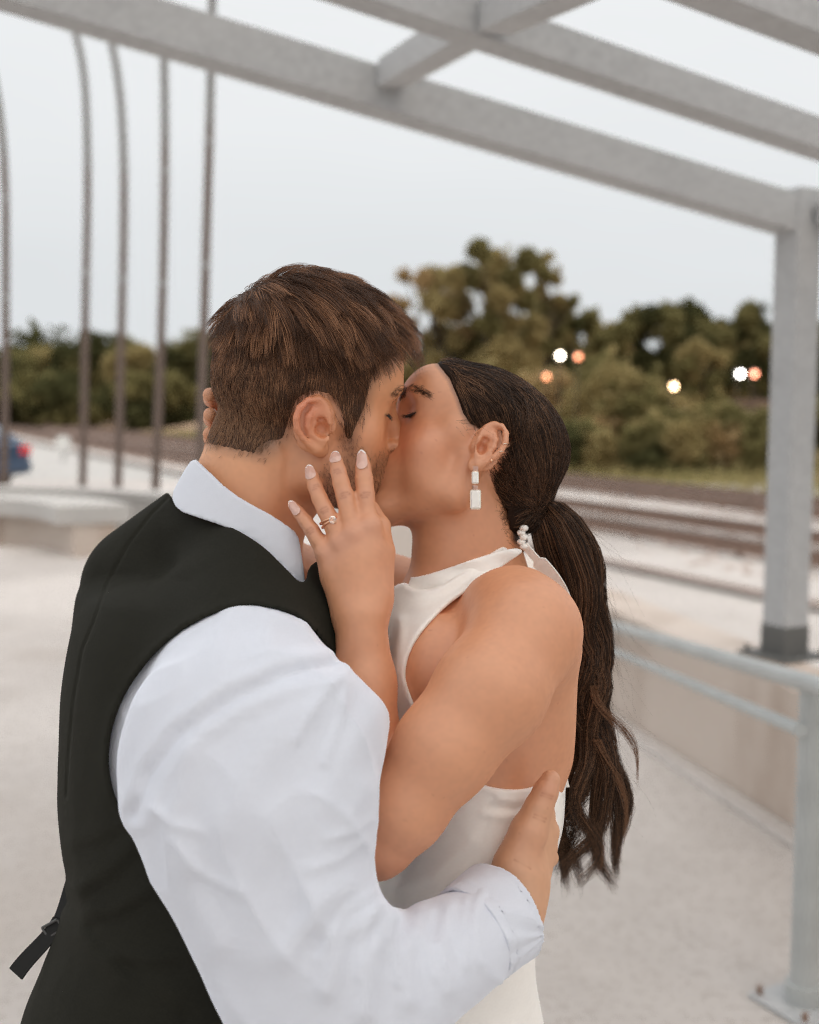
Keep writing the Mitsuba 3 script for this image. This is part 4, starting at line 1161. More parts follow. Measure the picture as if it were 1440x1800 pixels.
blM = [(of_head((-.018, -.088, .010), HEAD_M), .034, RED_M, .70), (of_head((-.022, -.088, .024), HEAD_M), .016, (.62, .19, .10), .5), (of_head((.05, -.05, -.01), HEAD_M), .03, RED_M, .30), (q(520, 900, 1.27), .05, RED_M, .35), (q(968, 1380, 1.20), .02, RED_M, .4), (q(940, 1480, 1.19), .03, RED_M, .25)]
colM = skin_color(PM, SKIN_M, 5, blM)
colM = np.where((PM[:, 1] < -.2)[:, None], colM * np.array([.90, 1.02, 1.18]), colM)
EYE_M = [(.0815, -.0215, .0150), (.0838, -.0285, .0128), (.0825, -.0365, .0122), (.0760, -.0440, .0145)]
BROW_M = [(.0955, -.011, .0385), (.0940, -.022, .0415), (.0880, -.035, .0430), (.0780, -.046, .0385)]
# hair regions, drawn on the near half of each head and mirrored to the other half
HAIR_M = [(702, 625), (676, 638), (657, 655), (650, 690), (642, 720), (629, 748), (618, 778), (604, 772), (600, 740), (592, 708), (574, 694), (546, 690), (524, 704), (512, 735), (504, 765), (488, 790), (462, 805), (430, 797), (395, 789), (340, 778), (300, 600), (440, 400), (760, 380), (800, 600)]
HAIR_W = [(764, 636), (789, 667), (804, 702), (812, 726), (826, 747), (850, 755), (874, 752), (894, 762), (899, 780), (892, 800), (887, 825), (888, 870), (895, 912), (903, 952), (960, 965), (1060, 900), (1060, 560), (760, 540)]
def region(l, H, side, poly):
    m = l.copy(); m[:, 1] = side * np.abs(m[:, 1])
    p = H[0] + (m @ H[1].T) * H[2]
    return outline(p, poly)
def soft_in(l, H, side, poly, w):
    return 1 - np.clip((region(l, H, side, poly) + w) / (2 * w), 0, 1)
headish_m = (lm[:, 2] > -.05) & (np.linalg.norm(lm, axis=1) < .17)
ear_m = (np.abs(lm[:, 1]) > .0745) & (np.abs(lm[:, 0] + .020) < .030) & (lm[:, 2] < .040)
hm_w = soft_in(lm, HEAD_M, -1, HAIR_M, .010) * headish_m * ~ear_m
colM = paint(colM, .80 * hm_w, (.075, .036, .020))
BEARD = [(604, 770), (622, 772), (634, 792), (655, 806), (690, 792), (712, 800), (700, 905), (640, 925), (585, 905), (560, 872), (556, 838), (578, 815), (598, 800)]
bw = soft_in(lm, HEAD_M, -1, BEARD, .009) * (lm[:, 2] < .01) * (np.linalg.norm(lm, axis=1) < .17) * ~ear_m
colM = paint(colM, .42 * bw, (.13, .075, .05))
for s in (1, -1):
    f_ = np.array([1, s, 1])
    colM = paint(colM, .8 * seg_w(lm, [np.array(x) * f_ for x in EYE_M], .0018), (.03, .02, .015))
    colM = paint(colM, .65 * seg_w(lm, [np.array(x) * f_ for x in BROW_M], .0042), (.07, .042, .028))
headish_w = (lw[:, 2] > -.09) & (np.linalg.norm(lw, axis=1) < .16)
ear_w = (np.abs(lw[:, 1]) > .0745) & (np.abs(lw[:, 0] + .012) < .032) & (lw[:, 2] < .043)
hw_w = soft_in(lw, HEAD_W, 1, HAIR_W, .004) * headish_w * ~ear_w
colW = paint(colW, .93 * hw_w, (.020, .012, .009))

# ================================================================ hair of single strands
def strand_mesh(strands, r0, r1):
    """strands (n, k, 3) in modelling axes -> one mesh of thin three-sided tapering hairs, in the world."""
    step = np.linalg.norm(np.diff(strands, axis=1), axis=2).min(1)
    S = strands[(step > 1.0e-4) & np.isfinite(strands).all((1, 2))]
    n, k, _ = S.shape
    S = to_world(S.reshape(-1, 3)).reshape(n, k, 3)
    rad = np.interp(np.linspace(0, 1, k), [0, .55, 1], [r0, r0 * .9, r1])[None, :, None]
    t = np.gradient(S, axis=1); t /= np.linalg.norm(t, axis=2, keepdims=True)
    mean = t.mean(1, keepdims=True)
    ref = np.where(np.abs(mean[..., 2:]) < .75, np.array([0, 0, 1.0]), np.array([.8, .6, 0]))
    a = np.cross(t, ref); a /= np.maximum(np.linalg.norm(a, axis=2, keepdims=True), 1e-9); b = np.cross(t, a)
    V = np.stack([S + rad * (math.cos(w) * a + math.sin(w) * b) for w in (0, 2 * np.pi / 3, 4 * np.pi / 3)], 2)      # n, k, 3 sides, xyz
    base = (np.arange(n) * k * 3)[:, None, None] + (np.arange(k - 1) * 3)[None, :, None] + np.arange(3)[None, None]
    nxt = (np.arange(n) * k * 3)[:, None, None] + (np.arange(k - 1) * 3)[None, :, None] + np.array([1, 2, 0])[None, None]
    F = np.concatenate([np.stack([base, nxt, nxt + 3], -1), np.stack([base, nxt + 3, base + 3], -1)]).reshape(-1, 3)
    return trimesh.Trimesh(V.reshape(-1, 3), F, process=False)
def strands_entry(key, strands, r0, r1, bsdf):
    scene[key] = mikit.ply(strand_mesh(np.asarray(strands), r0, r1), bsdf, smooth=True)
def hair_bsdf(c, rough=.40):
    return principled(c, rough, specular=.28)
for k_, c_ in {'hair_brown_a': (.070, .033, .0175), 'hair_brown_b': (.150, .070, .036), 'hair_brown_c': (.33, .165, .088), 'hair_nape': (.20, .108, .060),
               'hair_dark_a': (.026, .0135, .008), 'hair_dark_b': (.066, .034, .019), 'hair_dark_c': (.17, .088, .048)}.items():
    scene[k_] = hair_bsdf(c_)
def sample_on(mesh, wgt, n, g):
    tri = mesh.faces; V = np.array(mesh.vertices)
    w = wgt[tri].min(1) * np.linalg.norm(np.cross(V[tri[:, 1]] - V[tri[:, 0]], V[tri[:, 2]] - V[tri[:, 0]]), axis=1)
    i = g.choice(len(tri), n, p=w / w.sum())
    a, b = g.random((2, n, 1)); s = a + b > 1; a, b = np.where(s, 1 - a, a), np.where(s, 1 - b, b)
    return V[tri[i, 0]] * (1 - a - b) + V[tri[i, 1]] * a + V[tri[i, 2]] * b
def field_of(male, H):
    fn, lo, hi = placed(head_field(male, -1 if male else 1), *H)
    return Field().add(fn, lo, hi)
def skull_of(male, H):
    """Head without ears, for hair to lie on."""
    f = head_field(male, 1, False)
    fn, lo, hi = placed(f, *H)
    f = Field().add(fn, lo, hi)
    if male:                                     # the nape, as in the body
        f.limb(q(470, 800, 1.325), q(405, 985, 1.325), .060, .068, k=.025)
        f.limb(q(430, 775, 1.33), q(388, 930, 1.335), .029, .045, k=.03)
    return f
gh = np.random.default_rng(11)
sm = lambda a, b, x: np.clip((x - a) / (b - a), 0, 1) ** 2 * (3 - 2 * np.clip((x - a) / (b - a), 0, 1))
# ---- the man: short sides, longer top swept forward from the crown
SK_M = skull_of(True, HEAD_M)
def comb_m(l, nl, seed=0):
    whorl = np.array([-.066, .012, .112])
    d = l - whorl
    d[:, 2] *= .8
    d = d + np.cross(d, nl) * .30
    top = sm(.07, .12, l[:, 2])[:, None]
    d = d / np.linalg.norm(d, axis=1, keepdims=True)
    fr = sm(.015, .07, l[:, 0])[:, None] * top
    d = d + top * (1 - fr) * np.array([.25, -.40, 0]) + (1 - top) * np.array([-.10, 0, -.55]) + fr * np.array([.9, -.1, .50])
    j = np.stack([meshkit.noise(l * 60 + 7 * k + seed, 40 + k) - .5 for k in range(3)], 1) * 1.0 + np.stack([meshkit.noise(l * 200 + 7 * k, 50 + k) - .5 for k in range(3)], 1) * .5
    d = d + j
    d -= nl * (d * nl).sum(1, keepdims=True)
    return d / np.linalg.norm(d, axis=1, keepdims=True)
def cap_th(l, topw):
    e = region(l, HEAD_M, -1, HAIR_M)
    return (.0010 + .0135 * topw) * np.clip(.05 - e / .014, 0, 1)
def man_strands(n, g, lift_scale=1.0, kmin=6):
    wgt = hm_w * (PM[:, 1] > -.02)
    P = sample_on(meshM, wgt, n, g)
    # loose hairline: drop a growing share near its edge
    l = in_head(P, HEAD_M)
    e = region(l, HEAD_M, -1, HAIR_M) + .012 * (meshkit.noise(l * 180, 91) - .5)
    P = P[g.random(len(P)) < np.clip(.15 - e / np.where(l[:, 2] < .01, .020, .011), 0.06, 1)]
    l = in_head(P, HEAD_M); nrm = gradient(SK_M, P); nl = nrm @ HEAD_M[1]
    c = comb_m(l, nl)
    topw = sm(.058, .112, l[:, 2] + .22 * np.clip(l[:, 0] - .03, 0, .1))
    front = sm(.03, .085, l[:, 0]) * topw
    nape = sm(.03, -.03, l[:, 2])
    L = (.0125 + .042 * topw * (1 - .40 * sm(-.035, -.085, l[:, 0])) - .021 * front - .005 * nape) * g.uniform(.72, 1.18, len(P))
    up = (.26 + .52 * topw * lift_scale + .42 * front) * g.uniform(.75, 1.25, len(P)) * (1 - .45 * nape)
    # clumps
    m = max(len(P) // 34, 10)
    ci = cKDTree(l[:m]).query(l)[1]
    t = np.linspace(0, 1, kmin)
    d0 = nl * up[:, None] * 1.5 + c
    d0 /= np.linalg.norm(d0, axis=1, keepdims=True)
    S = np.zeros((len(P), kmin, 3)); S[:, 0] = l + nl * (cap_th(l, topw) * .72 - .0008)[:, None]
    pos = S[:, 0].copy(); dirn = d0.copy()
    for k in range(1, kmin):
        tt = t[k]
        dirn = d0 * (1 - tt) ** 1.0 * .8 + c * (.35 + .75 * tt) + np.array([0, 0, -1.0]) * (.40 * tt * (topw * (1 - 1.15 * front))[:, None]) + nl * (.20 * (1 - tt))
        dirn /= np.linalg.norm(dirn, axis=1, keepdims=True)
        pos = pos + dirn * (L / (kmin - 1))[:, None]
        S[:, k] = pos
    off = S - S[:, :1]
    pull = (.62 * topw + .30)[:, None, None] * (t[None, :, None] ** 1.3)
    Sc = S[ci] + 0
    S = S * (1 - pull * .8) + (Sc * (L / L[ci])[:, None, None] ** 0 + (S[:, :1] - Sc[:, :1]) * .55) * pull * .8
    W_ = HEAD_M[0] + (S.reshape(-1, 3) @ HEAD_M[1].T) * HEAD_M[2]
    dd = SK_M(W_) - np.repeat(cap_th(l, topw) * .9, S.shape[1]); low = np.flatnonzero(dd < .0010)
    if len(low):
        gq = gradient(SK_M, W_[low]); W_[low] += gq * (.0012 - dd[low])[:, None]
    return W_.reshape(S.shape), topw, l
def man_cap():
    """The mass of hair under the loose strands."""
    def fn(p):
        l = in_head(p, HEAD_M)
        topw = sm(.058, .112, l[:, 2] + .22 * np.clip(l[:, 0] - .03, 0, .1))
        e = region(l, HEAD_M, -1, HAIR_M)
        th = cap_th(l, topw) - .004 * np.clip(e / .004 + .5, 0, 1)
        return SK_M(p) - th - .0035 * topw * (meshkit.fbm(p * 70, 2, 9) - .5)
    lo, hi = SK_M.bounds()
    f = Field().add(fn, lo - .02, hi + .02)
    m = polygonise(f, .0030, relax=2)
    l = in_head(np.array(m.vertices), HEAD_M)
    keep = (region(l, HEAD_M, -1, HAIR_M) < .002)
    m.update_faces(keep[m.faces].all(1)); m.remove_unreferenced_vertices()
    return m
# ---- the woman: combed tight to a low ponytail
SK_W = skull_of(False, HEAD_W)
TIE = q(938, 876, 1.378)
def woman_cap():
    f = Field()
    def fn(p):
        l = in_head(p, HEAD_W)
        e = region(l, HEAD_W, 1, HAIR_W)
        th = .0075 * np.clip(.02 - e / .018, 0, 1) - .004 * np.clip(e / .004 + .5, 0, 1)
        return SK_W(p) - th
    lo, hi = SK_W.bounds(); f.add(fn, lo - .01, hi + .01)
    f.limb(q(925, 800, 1.372), TIE, .046, .0155, k=.02)
    f.limb(q(893, 850, 1.372), TIE, .030, .0150, k=.02)
    f.limb(q(897, 905, 1.372), q(926, 918, 1.376), .0235, .013, k=.02)
    return f
CAP_W = woman_cap()
def woman_strands(n, g, k=11):
    P = sample_on(meshCapW, capw_w, n, g)
    t = np.linspace(0, 1, k)
    end = TIE + g.normal(0, .0045, (len(P), 3))
    S = P[:, None] * (1 - t[None, :, None]) + end[:, None] * t[None, :, None]
    Q = S.reshape(-1, 3); tt = np.tile(t, len(P))
    off = np.repeat(g.uniform(.0002, .0022, len(P)), k) + .0006 * np.sin(tt * 9 + np.repeat(g.uniform(0, 6, len(P)), k))
    for _ in range(3):
        d = CAP_W(Q); gq = gradient(CAP_W, Q)
        Q = Q - gq * ((d - off) * (1 - sm(.88, 1, tt)))[:, None]
    return Q.reshape(S.shape)
# ================================================================ putting the two people into the scene
scene['skin'] = {'type': 'principled', 'base_color': {'type': 'mesh_attribute', 'name': 'vertex_color'}, 'roughness': .50, 'specular': .95}
CREASES = []
for ch in (index_, middle, ring_f, pinky):
    for j, wd in ((2, 1.0), (4, .8)):
        c, r = ch[j]; t_ = ch[j + 1][0] - ch[j - 1][0]; t_ = t_ / np.linalg.norm(t_)
        s_ = np.cross(t_, [0, 0, 1.0]); s_ /= np.linalg.norm(s_)
        for o, ln in ((-.0024, .30), (-.0004, .5), (.0021, .36)):
            cc = c + t_ * (o + rng.normal(0, .0003)) + np.array([0, 0, -r]) + s_ * rng.normal(0, .0012)
            CREASES.append((to_world(cc - s_ * r * ln * wd), to_world(cc + s_ * r * ln * wd)))
CREASES += [(at(u0, v0, d), at(u1_, v1_, d)) for u0, v0, u1_, v1_, d in ((953, 1394, 971, 1400, 1.2), (951, 1398, 969, 1404, 1.2), (940, 1432, 962, 1440, 1.195), (938, 1437, 958, 1445, 1.195), (905, 1512, 930, 1528, 1.185))]
CREASES = [tuple(to_world(z) for z in ((lambda y: y - gradient(F_2, y) * F_2(y)[:, None])(((np.array([a, e]) - EYE) @ BASIS.T)))) for a, e in CREASES for F_2 in (W if ((a - EYE) @ BASIS.T)[1] > -.2 else M,)]
def pores(p, n, uv):
    b = mikit.fbm(p.x * 900, p.y * 900, p.z * 900, 2) * 0.20
    for a, e in CREASES:
        ex, ey, ez = (float(x) for x in (e - a)); l2 = ex * ex + ey * ey + ez * ez
        wx, wy, wz = p.x - float(a[0]), p.y - float(a[1]), p.z - float(a[2])
        t = dr.clip((wx * ex + wy * ey + wz * ez) / l2, 0, 1)
        d2 = dr.square(wx - t * ex) + dr.square(wy - t * ey) + dr.square(wz - t * ez)
        b = b - dr.exp(-d2 / (0.0011 ** 2)) * 0.55
    return b
def crease_mask(p, n, uv):
    b = mi.Float(0)
    for a, e in CREASES:
        ex, ey, ez = (float(x) for x in (e - a)); l2 = ex * ex + ey * ey + ez * ez
        wx, wy, wz = p.x - float(a[0]), p.y - float(a[1]), p.z - float(a[2])
        t = dr.clip((wx * ex + wy * ey + wz * ez) / l2, 0, 1)
        b = dr.maximum(b, dr.exp(-(dr.square(wx - t * ex) + dr.square(wy - t * ey) + dr.square(wz - t * ez)) / (0.0012 ** 2)))
    return b * 0.36
scene['skin'] = {'type': 'blendbsdf', 'weight': mikit.proc(crease_mask), 'a': scene['skin'], 'b': {'type': 'principled', 'base_color': rgb(.36, .135, .065), 'roughness': .5}}
scene['skin'] = {'type': 'twosided', 'bsdf': {'type': 'bumpmap', 'arbitrary': mikit.proc(pores, 2e-4), 'scale': .0011, 'bsdf': scene['skin']}}
def weave(c, c2, s=900.0):
    def fn(p, n, uv):
        return mikit.mix(c, c2, mikit.noise(p.x * s, p.y * s * .5, p.z * s) * .6 + .4 * mikit.fbm(p.x * 30, p.y * 30, p.z * 30, 2))
    return mikit.proc(fn)
scene['vest_wool'] = principled(weave((.0125, .0125, .0095), (.021, .0205, .0155)), .80, specular=.12)
scene['strap_satin'] = principled((.010, .0095, .009), .45, specular=.25)
scene['buckle_metal'] = principled((.10, .10, .10), .3, metallic=.8)
scene['cotton'] = principled(weave((.66, .69, .765), (.61, .64, .71), 1200.0), .72, specular=.2)
scene['satin'] = principled(weave((.84, .82, .785), (.79, .765, .73), 500.0), .33, specular=.55)
scene['trouser_wool'] = principled((.013, .013, .011), .8, specular=.12)
scene['leather'] = principled((.03, .02, .015), .35)
scene['rose_gold'] = principled((.86, .52, .33), .18, metallic=1.0)
scene['pale_gold'] = principled((.88, .76, .62), .2, metallic=1.0)
scene['nail_polish'] = principled((.60, .375, .31), .16, clearcoat=1.0, specular=.6)
scene['nail_tip'] = principled((.78, .74, .73), .16, clearcoat=1.0)
scene['bare_nail'] = principled((.66, .40, .30), .3, specular=.5)
scene['gem'] = {'type': 'dielectric', 'int_ior': 1.9}
scene['pearl'] = principled((.80, .79, .75), .18, clearcoat=1.0, specular=.6)
scene['lash'] = principled((.02, .014, .012), .5)
def cloth_bump(amount, s):
    def fn(p, n, uv):
        return mikit.fbm(p.x * s, p.y * s, p.z * s, 3)
    return fn
for k_, am_, s_ in (('vest_wool', .0009, 260.0), ('cotton', .0006, 210.0)):
    scene[k_] = {'type': 'twosided', 'bsdf': {'type': 'bumpmap', 'arbitrary': mikit.proc(cloth_bump(am_, s_), 5e-4), 'scale': am_, 'bsdf': scene[k_]['bsdf']}}
def put(key, m, bsdf, smooth=True, **k):
    return shape(key, person_mesh(m), bsdf, smooth=smooth, **k)
def flesh(key, m, C):
    w = person_mesh(m)
    scene[key] = mikit.ply(w, 'skin', smooth=True, color=C)
HE = numbered('person')
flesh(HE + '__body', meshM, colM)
tag(HE, 'bearded man in a dark vest and white shirt, kissing the woman he holds', 'person')
put(HE + '__vest', meshV, 'vest_wool')
put(HE + '__shirt', meshS, 'cotton')
put(HE + '__shirt__cuff', meshC, 'cotton')
put(HE + '__shirt__collar', meshL, 'cotton')
SHE = numbered('person') if False else 'person_001'
flesh(SHE + '__body', meshW, colW)
tag(SHE, 'woman in a white satin halter dress with a long dark ponytail, kissing the man', 'person')
put(SHE + '__dress', meshD, 'satin')
put(SHE + '__dress__collar', meshH, 'satin')

# ---- vest strap and buckle at his back
def ribbon(pts, width, thick, wdir, n=24):
    """A flat strap along pts, its width along wdir."""
    P = spline(pts, n); t = np.gradient(P, axis=0); t /= np.linalg.norm(t, axis=1, keepdims=True)
    w = np.asarray(wdir, float); w = w - t * (t @ w)[:, None]; w /= np.linalg.norm(w, axis=1, keepdims=True)
    u = np.cross(t, w)
    wd = np.broadcast_to(width, (n,))[:, None]
    ring = [P + w * wd / 2 + u * thick / 2, P - w * wd / 2 + u * thick / 2, P - w * wd / 2 - u * thick / 2, P + w * wd / 2 - u * thick / 2]
    V = np.stack(ring, 1).reshape(-1, 3); F = []
    for i in range(n - 1):
        for j in range(4):
            a, b = i * 4 + j, i * 4 + (j + 1) % 4
            F += [[a, b, b + 4], [a, b + 4, a + 4]]
    F += [[0, 2, 1], [0, 3, 2], [4 * n - 4, 4 * n - 3, 4 * n - 2], [4 * n - 4, 4 * n - 2, 4 * n - 1]]
    m = trimesh.Trimesh(V, F, process=False); m.fix_normals(); return m
dS = 1.315
put(HE + '__vest__strap', ribbon([q(128, 1535, dS), q(117, 1570, dS), q(106, 1605, dS - .005), q(96, 1628, dS - .01)], .0105, .0022, (.95, -.25, -.45)), 'strap_satin', smooth=False)
put(HE + '__vest__strap_tail', ribbon([q(104, 1618, dS - .012), q(80, 1652, dS - .014), q(54, 1680, dS - .016), q(28, 1712, dS - .018)], np.linspace(.016, .0195, 24), .0026, (.78, -.60, -.35)), 'strap_satin', smooth=False)
put(HE + '__vest__strap_band', ribbon([q(103, 1632, dS - .014), q(124, 1662, dS - .022), q(150, 1690, dS - .045), q(186, 1717, 1.238), q(236, 1744, 1.195)], np.linspace(.020, .026, 24), .0024, (.6, .72, -.35)), 'vest_wool', smooth=False)
bc = q(93, 1632, dS - .016)
bx_ = np.array([.80, .50, -.3]); by_ = np.array([.55, -.83, .0])
bx_ /= np.linalg.norm(bx_); by_ /= np.linalg.norm(by_)
hw_, hh_ = .0115, .0062
loop = [bc + bx_ * a * hw_ + by_ * b * hh_ for a, b in ((-1, -1), (1, -1), (1, 1), (-1, 1), (-1, -1))]
put(HE + '__vest__buckle', cat_(*[tube([a, b], .0016, 8) for a, b in zip(loop[:-1], loop[1:])]), 'buckle_metal', smooth=40)
# ---- below the picture: trousers and shoes, skirt
def world_loft(levels, n=48, folds=0.0, seed=0):
    """levels: (x, y, z, rx, ry, yaw)"""
    ang = np.arange(n) * 2 * np.pi / n; V = []
    for i, (x, y, z, rx, ry, yw) in enumerate(levels):
        k = 1 + folds * (i / (len(levels) - 1)) * (np.sin(ang * 9 + seed) * .5 + np.sin(ang * 14 + 2 + seed) * .35)
        c, s = math.cos(yw), math.sin(yw)
        X, Y = rx * k * np.cos(ang), ry * k * np.sin(ang)
        V.append(np.stack([x + X * c - Y * s, y + X * s + Y * c, np.full(n, z)], 1))
    V = np.vstack(V); F = []
    for i in range(len(levels) - 1):
        for j in range(n):
            a, b = i * n + j, i * n + (j + 1) % n
            F += [[a, b, b + n], [a, b + n, a + n]]
    m = trimesh.Trimesh(V, F, process=False)
    return m
hipM = to_world(q(292, 1800, 1.30)); hipW = to_world(q(782, 1840, 1.37))
yM, yW = math.radians(28), math.radians(180 - 8)
legs = []
for s in (-1, 1):
    ox, oy = -math.sin(yM) * .095 * s, math.cos(yM) * .095 * s
    m = world_loft([(hipM[0] + ox * .8, hipM[1] + oy * .8, hipM[2] - .06, .110, .092, yM), (hipM[0] + ox, hipM[1] + oy, hipM[2] - .2, .115, .098, yM), (hipM[0] + ox * 1.05, hipM[1] + oy * 1.05, .50, .088, .080, yM),
                    (hipM[0] + ox * 1.1, hipM[1] + oy * 1.1, .25, .078, .070, yM), (hipM[0] + ox * 1.1, hipM[1] + oy * 1.1, .035, .088, .072, yM)], 32, .02, s)
    legs.append(m)
    sh = trimesh.creation.icosphere(3, 1.0); sv = np.array(sh.vertices)
    sv[:, 2] = np.where(sv[:, 2] < 0, sv[:, 2] * .25, sv[:, 2] * (1 - .35 * np.clip(sv[:, 0], 0, 1)))
    sv = sv * [.150, .050, .085] + [.055, 0, .024]
    c_, s_ = math.cos(yM), math.sin(yM)
    sv = np.stack([sv[:, 0] * c_ - sv[:, 1] * s_ + hipM[0] + ox * 1.1, sv[:, 0] * s_ + sv[:, 1] * c_ + hipM[1] + oy * 1.1, np.maximum(sv[:, 2], .004)], 1)
    shape(HE + '__shoe', trimesh.Trimesh(sv, sh.faces, process=False), 'leather', smooth=True)
shape(HE + '__trousers', cat_(*legs), 'trouser_wool', smooth=50)
shape(SHE + '__dress__skirt', world_loft([(hipW[0] - .010, hipW[1], hipW[2] - .03, .100, .150, yW), (hipW[0] - .008, hipW[1], hipW[2] - .095, .1275, .178, yW), (hipW[0] - .006, hipW[1], hipW[2] - .2, .145, .196, yW), (hipW[0], hipW[1], .6, .165, .215, yW), (hipW[0] + .02, hipW[1], .3, .20, .25, yW), (hipW[0] + .05, hipW[1], .012, .27, .31, yW)], 160, .07), 'satin', smooth=True)

# ---- nails
def nail(base, tip, normal, width, parts=True, key=SHE):
    """A nail plate over the last joint, curved across, white at its free edge."""
    t = tip - base; L = np.linalg.norm(t); t /= L
    n = np.asarray(normal, float); n = n - t * (n @ t); n /= np.linalg.norm(n); s = np.cross(t, n)
    a = np.linspace(0, 1, 13); b = np.linspace(-1, 1, 11)
    A, B = np.meshgrid(a, b, indexing='ij')
    half = width / 2 * np.clip(np.sqrt(np.clip(1 - (np.clip(A - .45, 0, 1) / .56) ** 2.4, 0, 1)) * np.sqrt(np.clip(1 - (np.clip(.28 - A, 0, 1) / .30) ** 2, 0, 1)), .02, 1)
    X = B * half; Z = -.40 * X ** 2 / (width / 2) - .0012 * (A - .35) ** 2 * 4
    V = base + A[..., None] * L * t + X[..., None] * s + Z[..., None] * n
    Q = V.reshape(-1, 3); fld = W if key == SHE else M
    wq = (1 - sm(.62, .92, A.ravel()))[:, None]
    for _ in range(2):
        Q = Q - gradient(fld, Q) * (fld(Q) - .0007 - .0006 * A.ravel())[:, None] * wq
    V = Q.reshape(V.shape)
    i, j = np.meshgrid(np.arange(12), np.arange(10), indexing='ij'); k = (i * 11 + j).ravel()
    F = np.vstack([np.stack([k, k + 11, k + 12], 1), np.stack([k, k + 12, k + 1], 1)])
    m = trimesh.Trimesh(V.reshape(-1, 3), F, process=False)
    edge = (A.ravel() > .74 + .16 * (1 - B.ravel() ** 2) - .06)
    tipf = edge[F].all(1)
    lo, hi = m.copy(), m.copy()
    lo.update_faces(~tipf); hi.update_faces(tipf)
    nk = put(key + '__nail', lo, 'nail_polish')
    put(nk + '__nail_tip', hi, 'nail_tip')
for ch, w in ((index_, .0105), (middle, .0112), (ring_f, .0106), (pinky, .0088)):
    (a, ra), (b, rb), (c, rc) = ch[-3], ch[-2], ch[-1]
    t = (c - b) / np.linalg.norm(c - b)
    n_ = np.array([0, 0, -1.0]) - t * (-t[2]); n_ /= np.linalg.norm(n_)
    n_ = n_ + .10 * np.array([-1, 0, 0])
    bs = a * .45 + b * .55 + n_ * (ra * .45 + rb * .55) * 1.10
    tp = c + t * (rc * 1.35) + n_ * rc * 1.02
    nail(bs, tp, n_, w)
# his thumb nail, seen edge on
tb = q(961, 1388, 1.2005); tt_ = q(969, 1366, 1.2035)
# ---- ring
rc0 = q(579.5, 917, 1.2245); rt = ring_f[1][0] - ring_f[2][0]; rt /= np.linalg.norm(rt)
rs = np.cross(rt, [0, 0, 1.0]); rs /= np.linalg.norm(rs); rn = np.cross(rt, rs)
for i, o in enumerate((-.0013, .0013)):
    ang = np.linspace(0, 2 * np.pi, 49)
    tiltd = rt + .12 * rs * (1 if i else -1)
    ringp = rc0[None] + rt * o + .0098 * (np.cos(ang)[:, None] * rs + np.sin(ang)[:, None] * rn) + (np.cos(ang) * .0010)[:, None] * rt * (-1 if i else 1) * -1
    put(SHE + '__ring_band', tube(ringp, .00085, 10), 'rose_gold')
gc = rc0 + np.array([0, 0, -1.0]) * .0112 + rs * (.0045 if rs[0] > 0 else -.0045)
def gem(c, r, normal):
    n = np.asarray(normal, float) / np.linalg.norm(normal); a = np.cross(n, [0, 1.0, .1]); a /= np.linalg.norm(a); b = np.cross(n, a)
    pts = []
    for rr, z, k, ph in ((.58, .34, 8, .0), (.98, .06, 16, .1), (1.0, -.02, 16, .1), (.5, -.45, 8, .2), (.02, -.82, 3, 0)):
        for i in range(k):
            t = 2 * np.pi * i / k + ph
            pts.append(c + r * (rr * (math.cos(t) * a + math.sin(t) * b) + z * n))
    return trimesh.convex.convex_hull(np.array(pts))
gk = put(SHE + '__ring_stone', gem(gc, .0040, (0, .1, -1)), 'gem', smooth=False)
for k in range(4):
    an = math.pi / 4 + k * math.pi / 2
    o = .0038 * (math.cos(an) * np.array([1, 0, 0]) + math.sin(an) * np.array([0, 1, 0]))
    put(gk + '__prong', tube([gc + o + np.array([0, 0, .003]), gc + o * 1.02 + np.array([0, 0, -.0016])], .0005, 6), 'rose_gold')
# ---- earrings
lob = of_head((-.0095, .0845, -.0245), HEAD_W)
lu, lvv = pix(lob)
dE = lob[2] - .0045
def plate(c, w, h, dpt, ang=0.0):
    m = box((w, h, dpt), (0, 0, 0), min(w, h) * .14)
    m.apply_translation(c); return m
ek = numbered(SHE + '__earring')
m_ = [q(836, 824, dE), q(835.5, 839.5, dE), q(835.5, 857, dE), q(836, 878, dE)]
put(ek, plate(m_[0], .0056, .0056, .003), 'gem', smooth=False)
put(ek + '__stone', plate(m_[1], .0068, .0120, .0030), 'pearl', smooth=False)
put(ek + '__crystal', plate(m_[2], .0056, .0056, .003), 'gem', smooth=False)
put(ek + '__stone', plate(m_[3], .0108, .0200, .0034), 'pearl', smooth=False)
def rim(c, w, h, r):
    P = [c + np.array([a * w / 2, b * h / 2, -.0004]) for a, b in ((-.8, -1), (.8, -1), (1, -.85), (1, .85), (.8, 1), (-.8, 1), (-1, .85), (-1, -.85), (-.8, -1))]
    return cat_(*[tube([a, b], r, 6) for a, b in zip(P[:-1], P[1:])])
for c, w, h in ((m_[1], .0072, .0126), (m_[3], .0113, .0206)):
    put(ek + '__setting', rim(c, w, h, .00042), 'pale_gold', smooth=40)
for a, b in ((0, 1), (1, 2), (2, 3)):
    put(ek + '__link', tube([m_[a] * .5 + m_[b] * .5 + np.array([0, .0022, 0]), m_[a] * .5 + m_[b] * .5 - np.array([0, .0018, 0])], .0006, 6), 'pale_gold', smooth=40)
s2 = of_head((-.0185, .0890, -.0165), HEAD_W)
put(SHE + '__ear_stud', trimesh.Trimesh(*(lambda m: (m.vertices * .0017 + s2 + [0, 0, -.001], m.faces))(trimesh.creation.icosphere(2))), 'rose_gold')
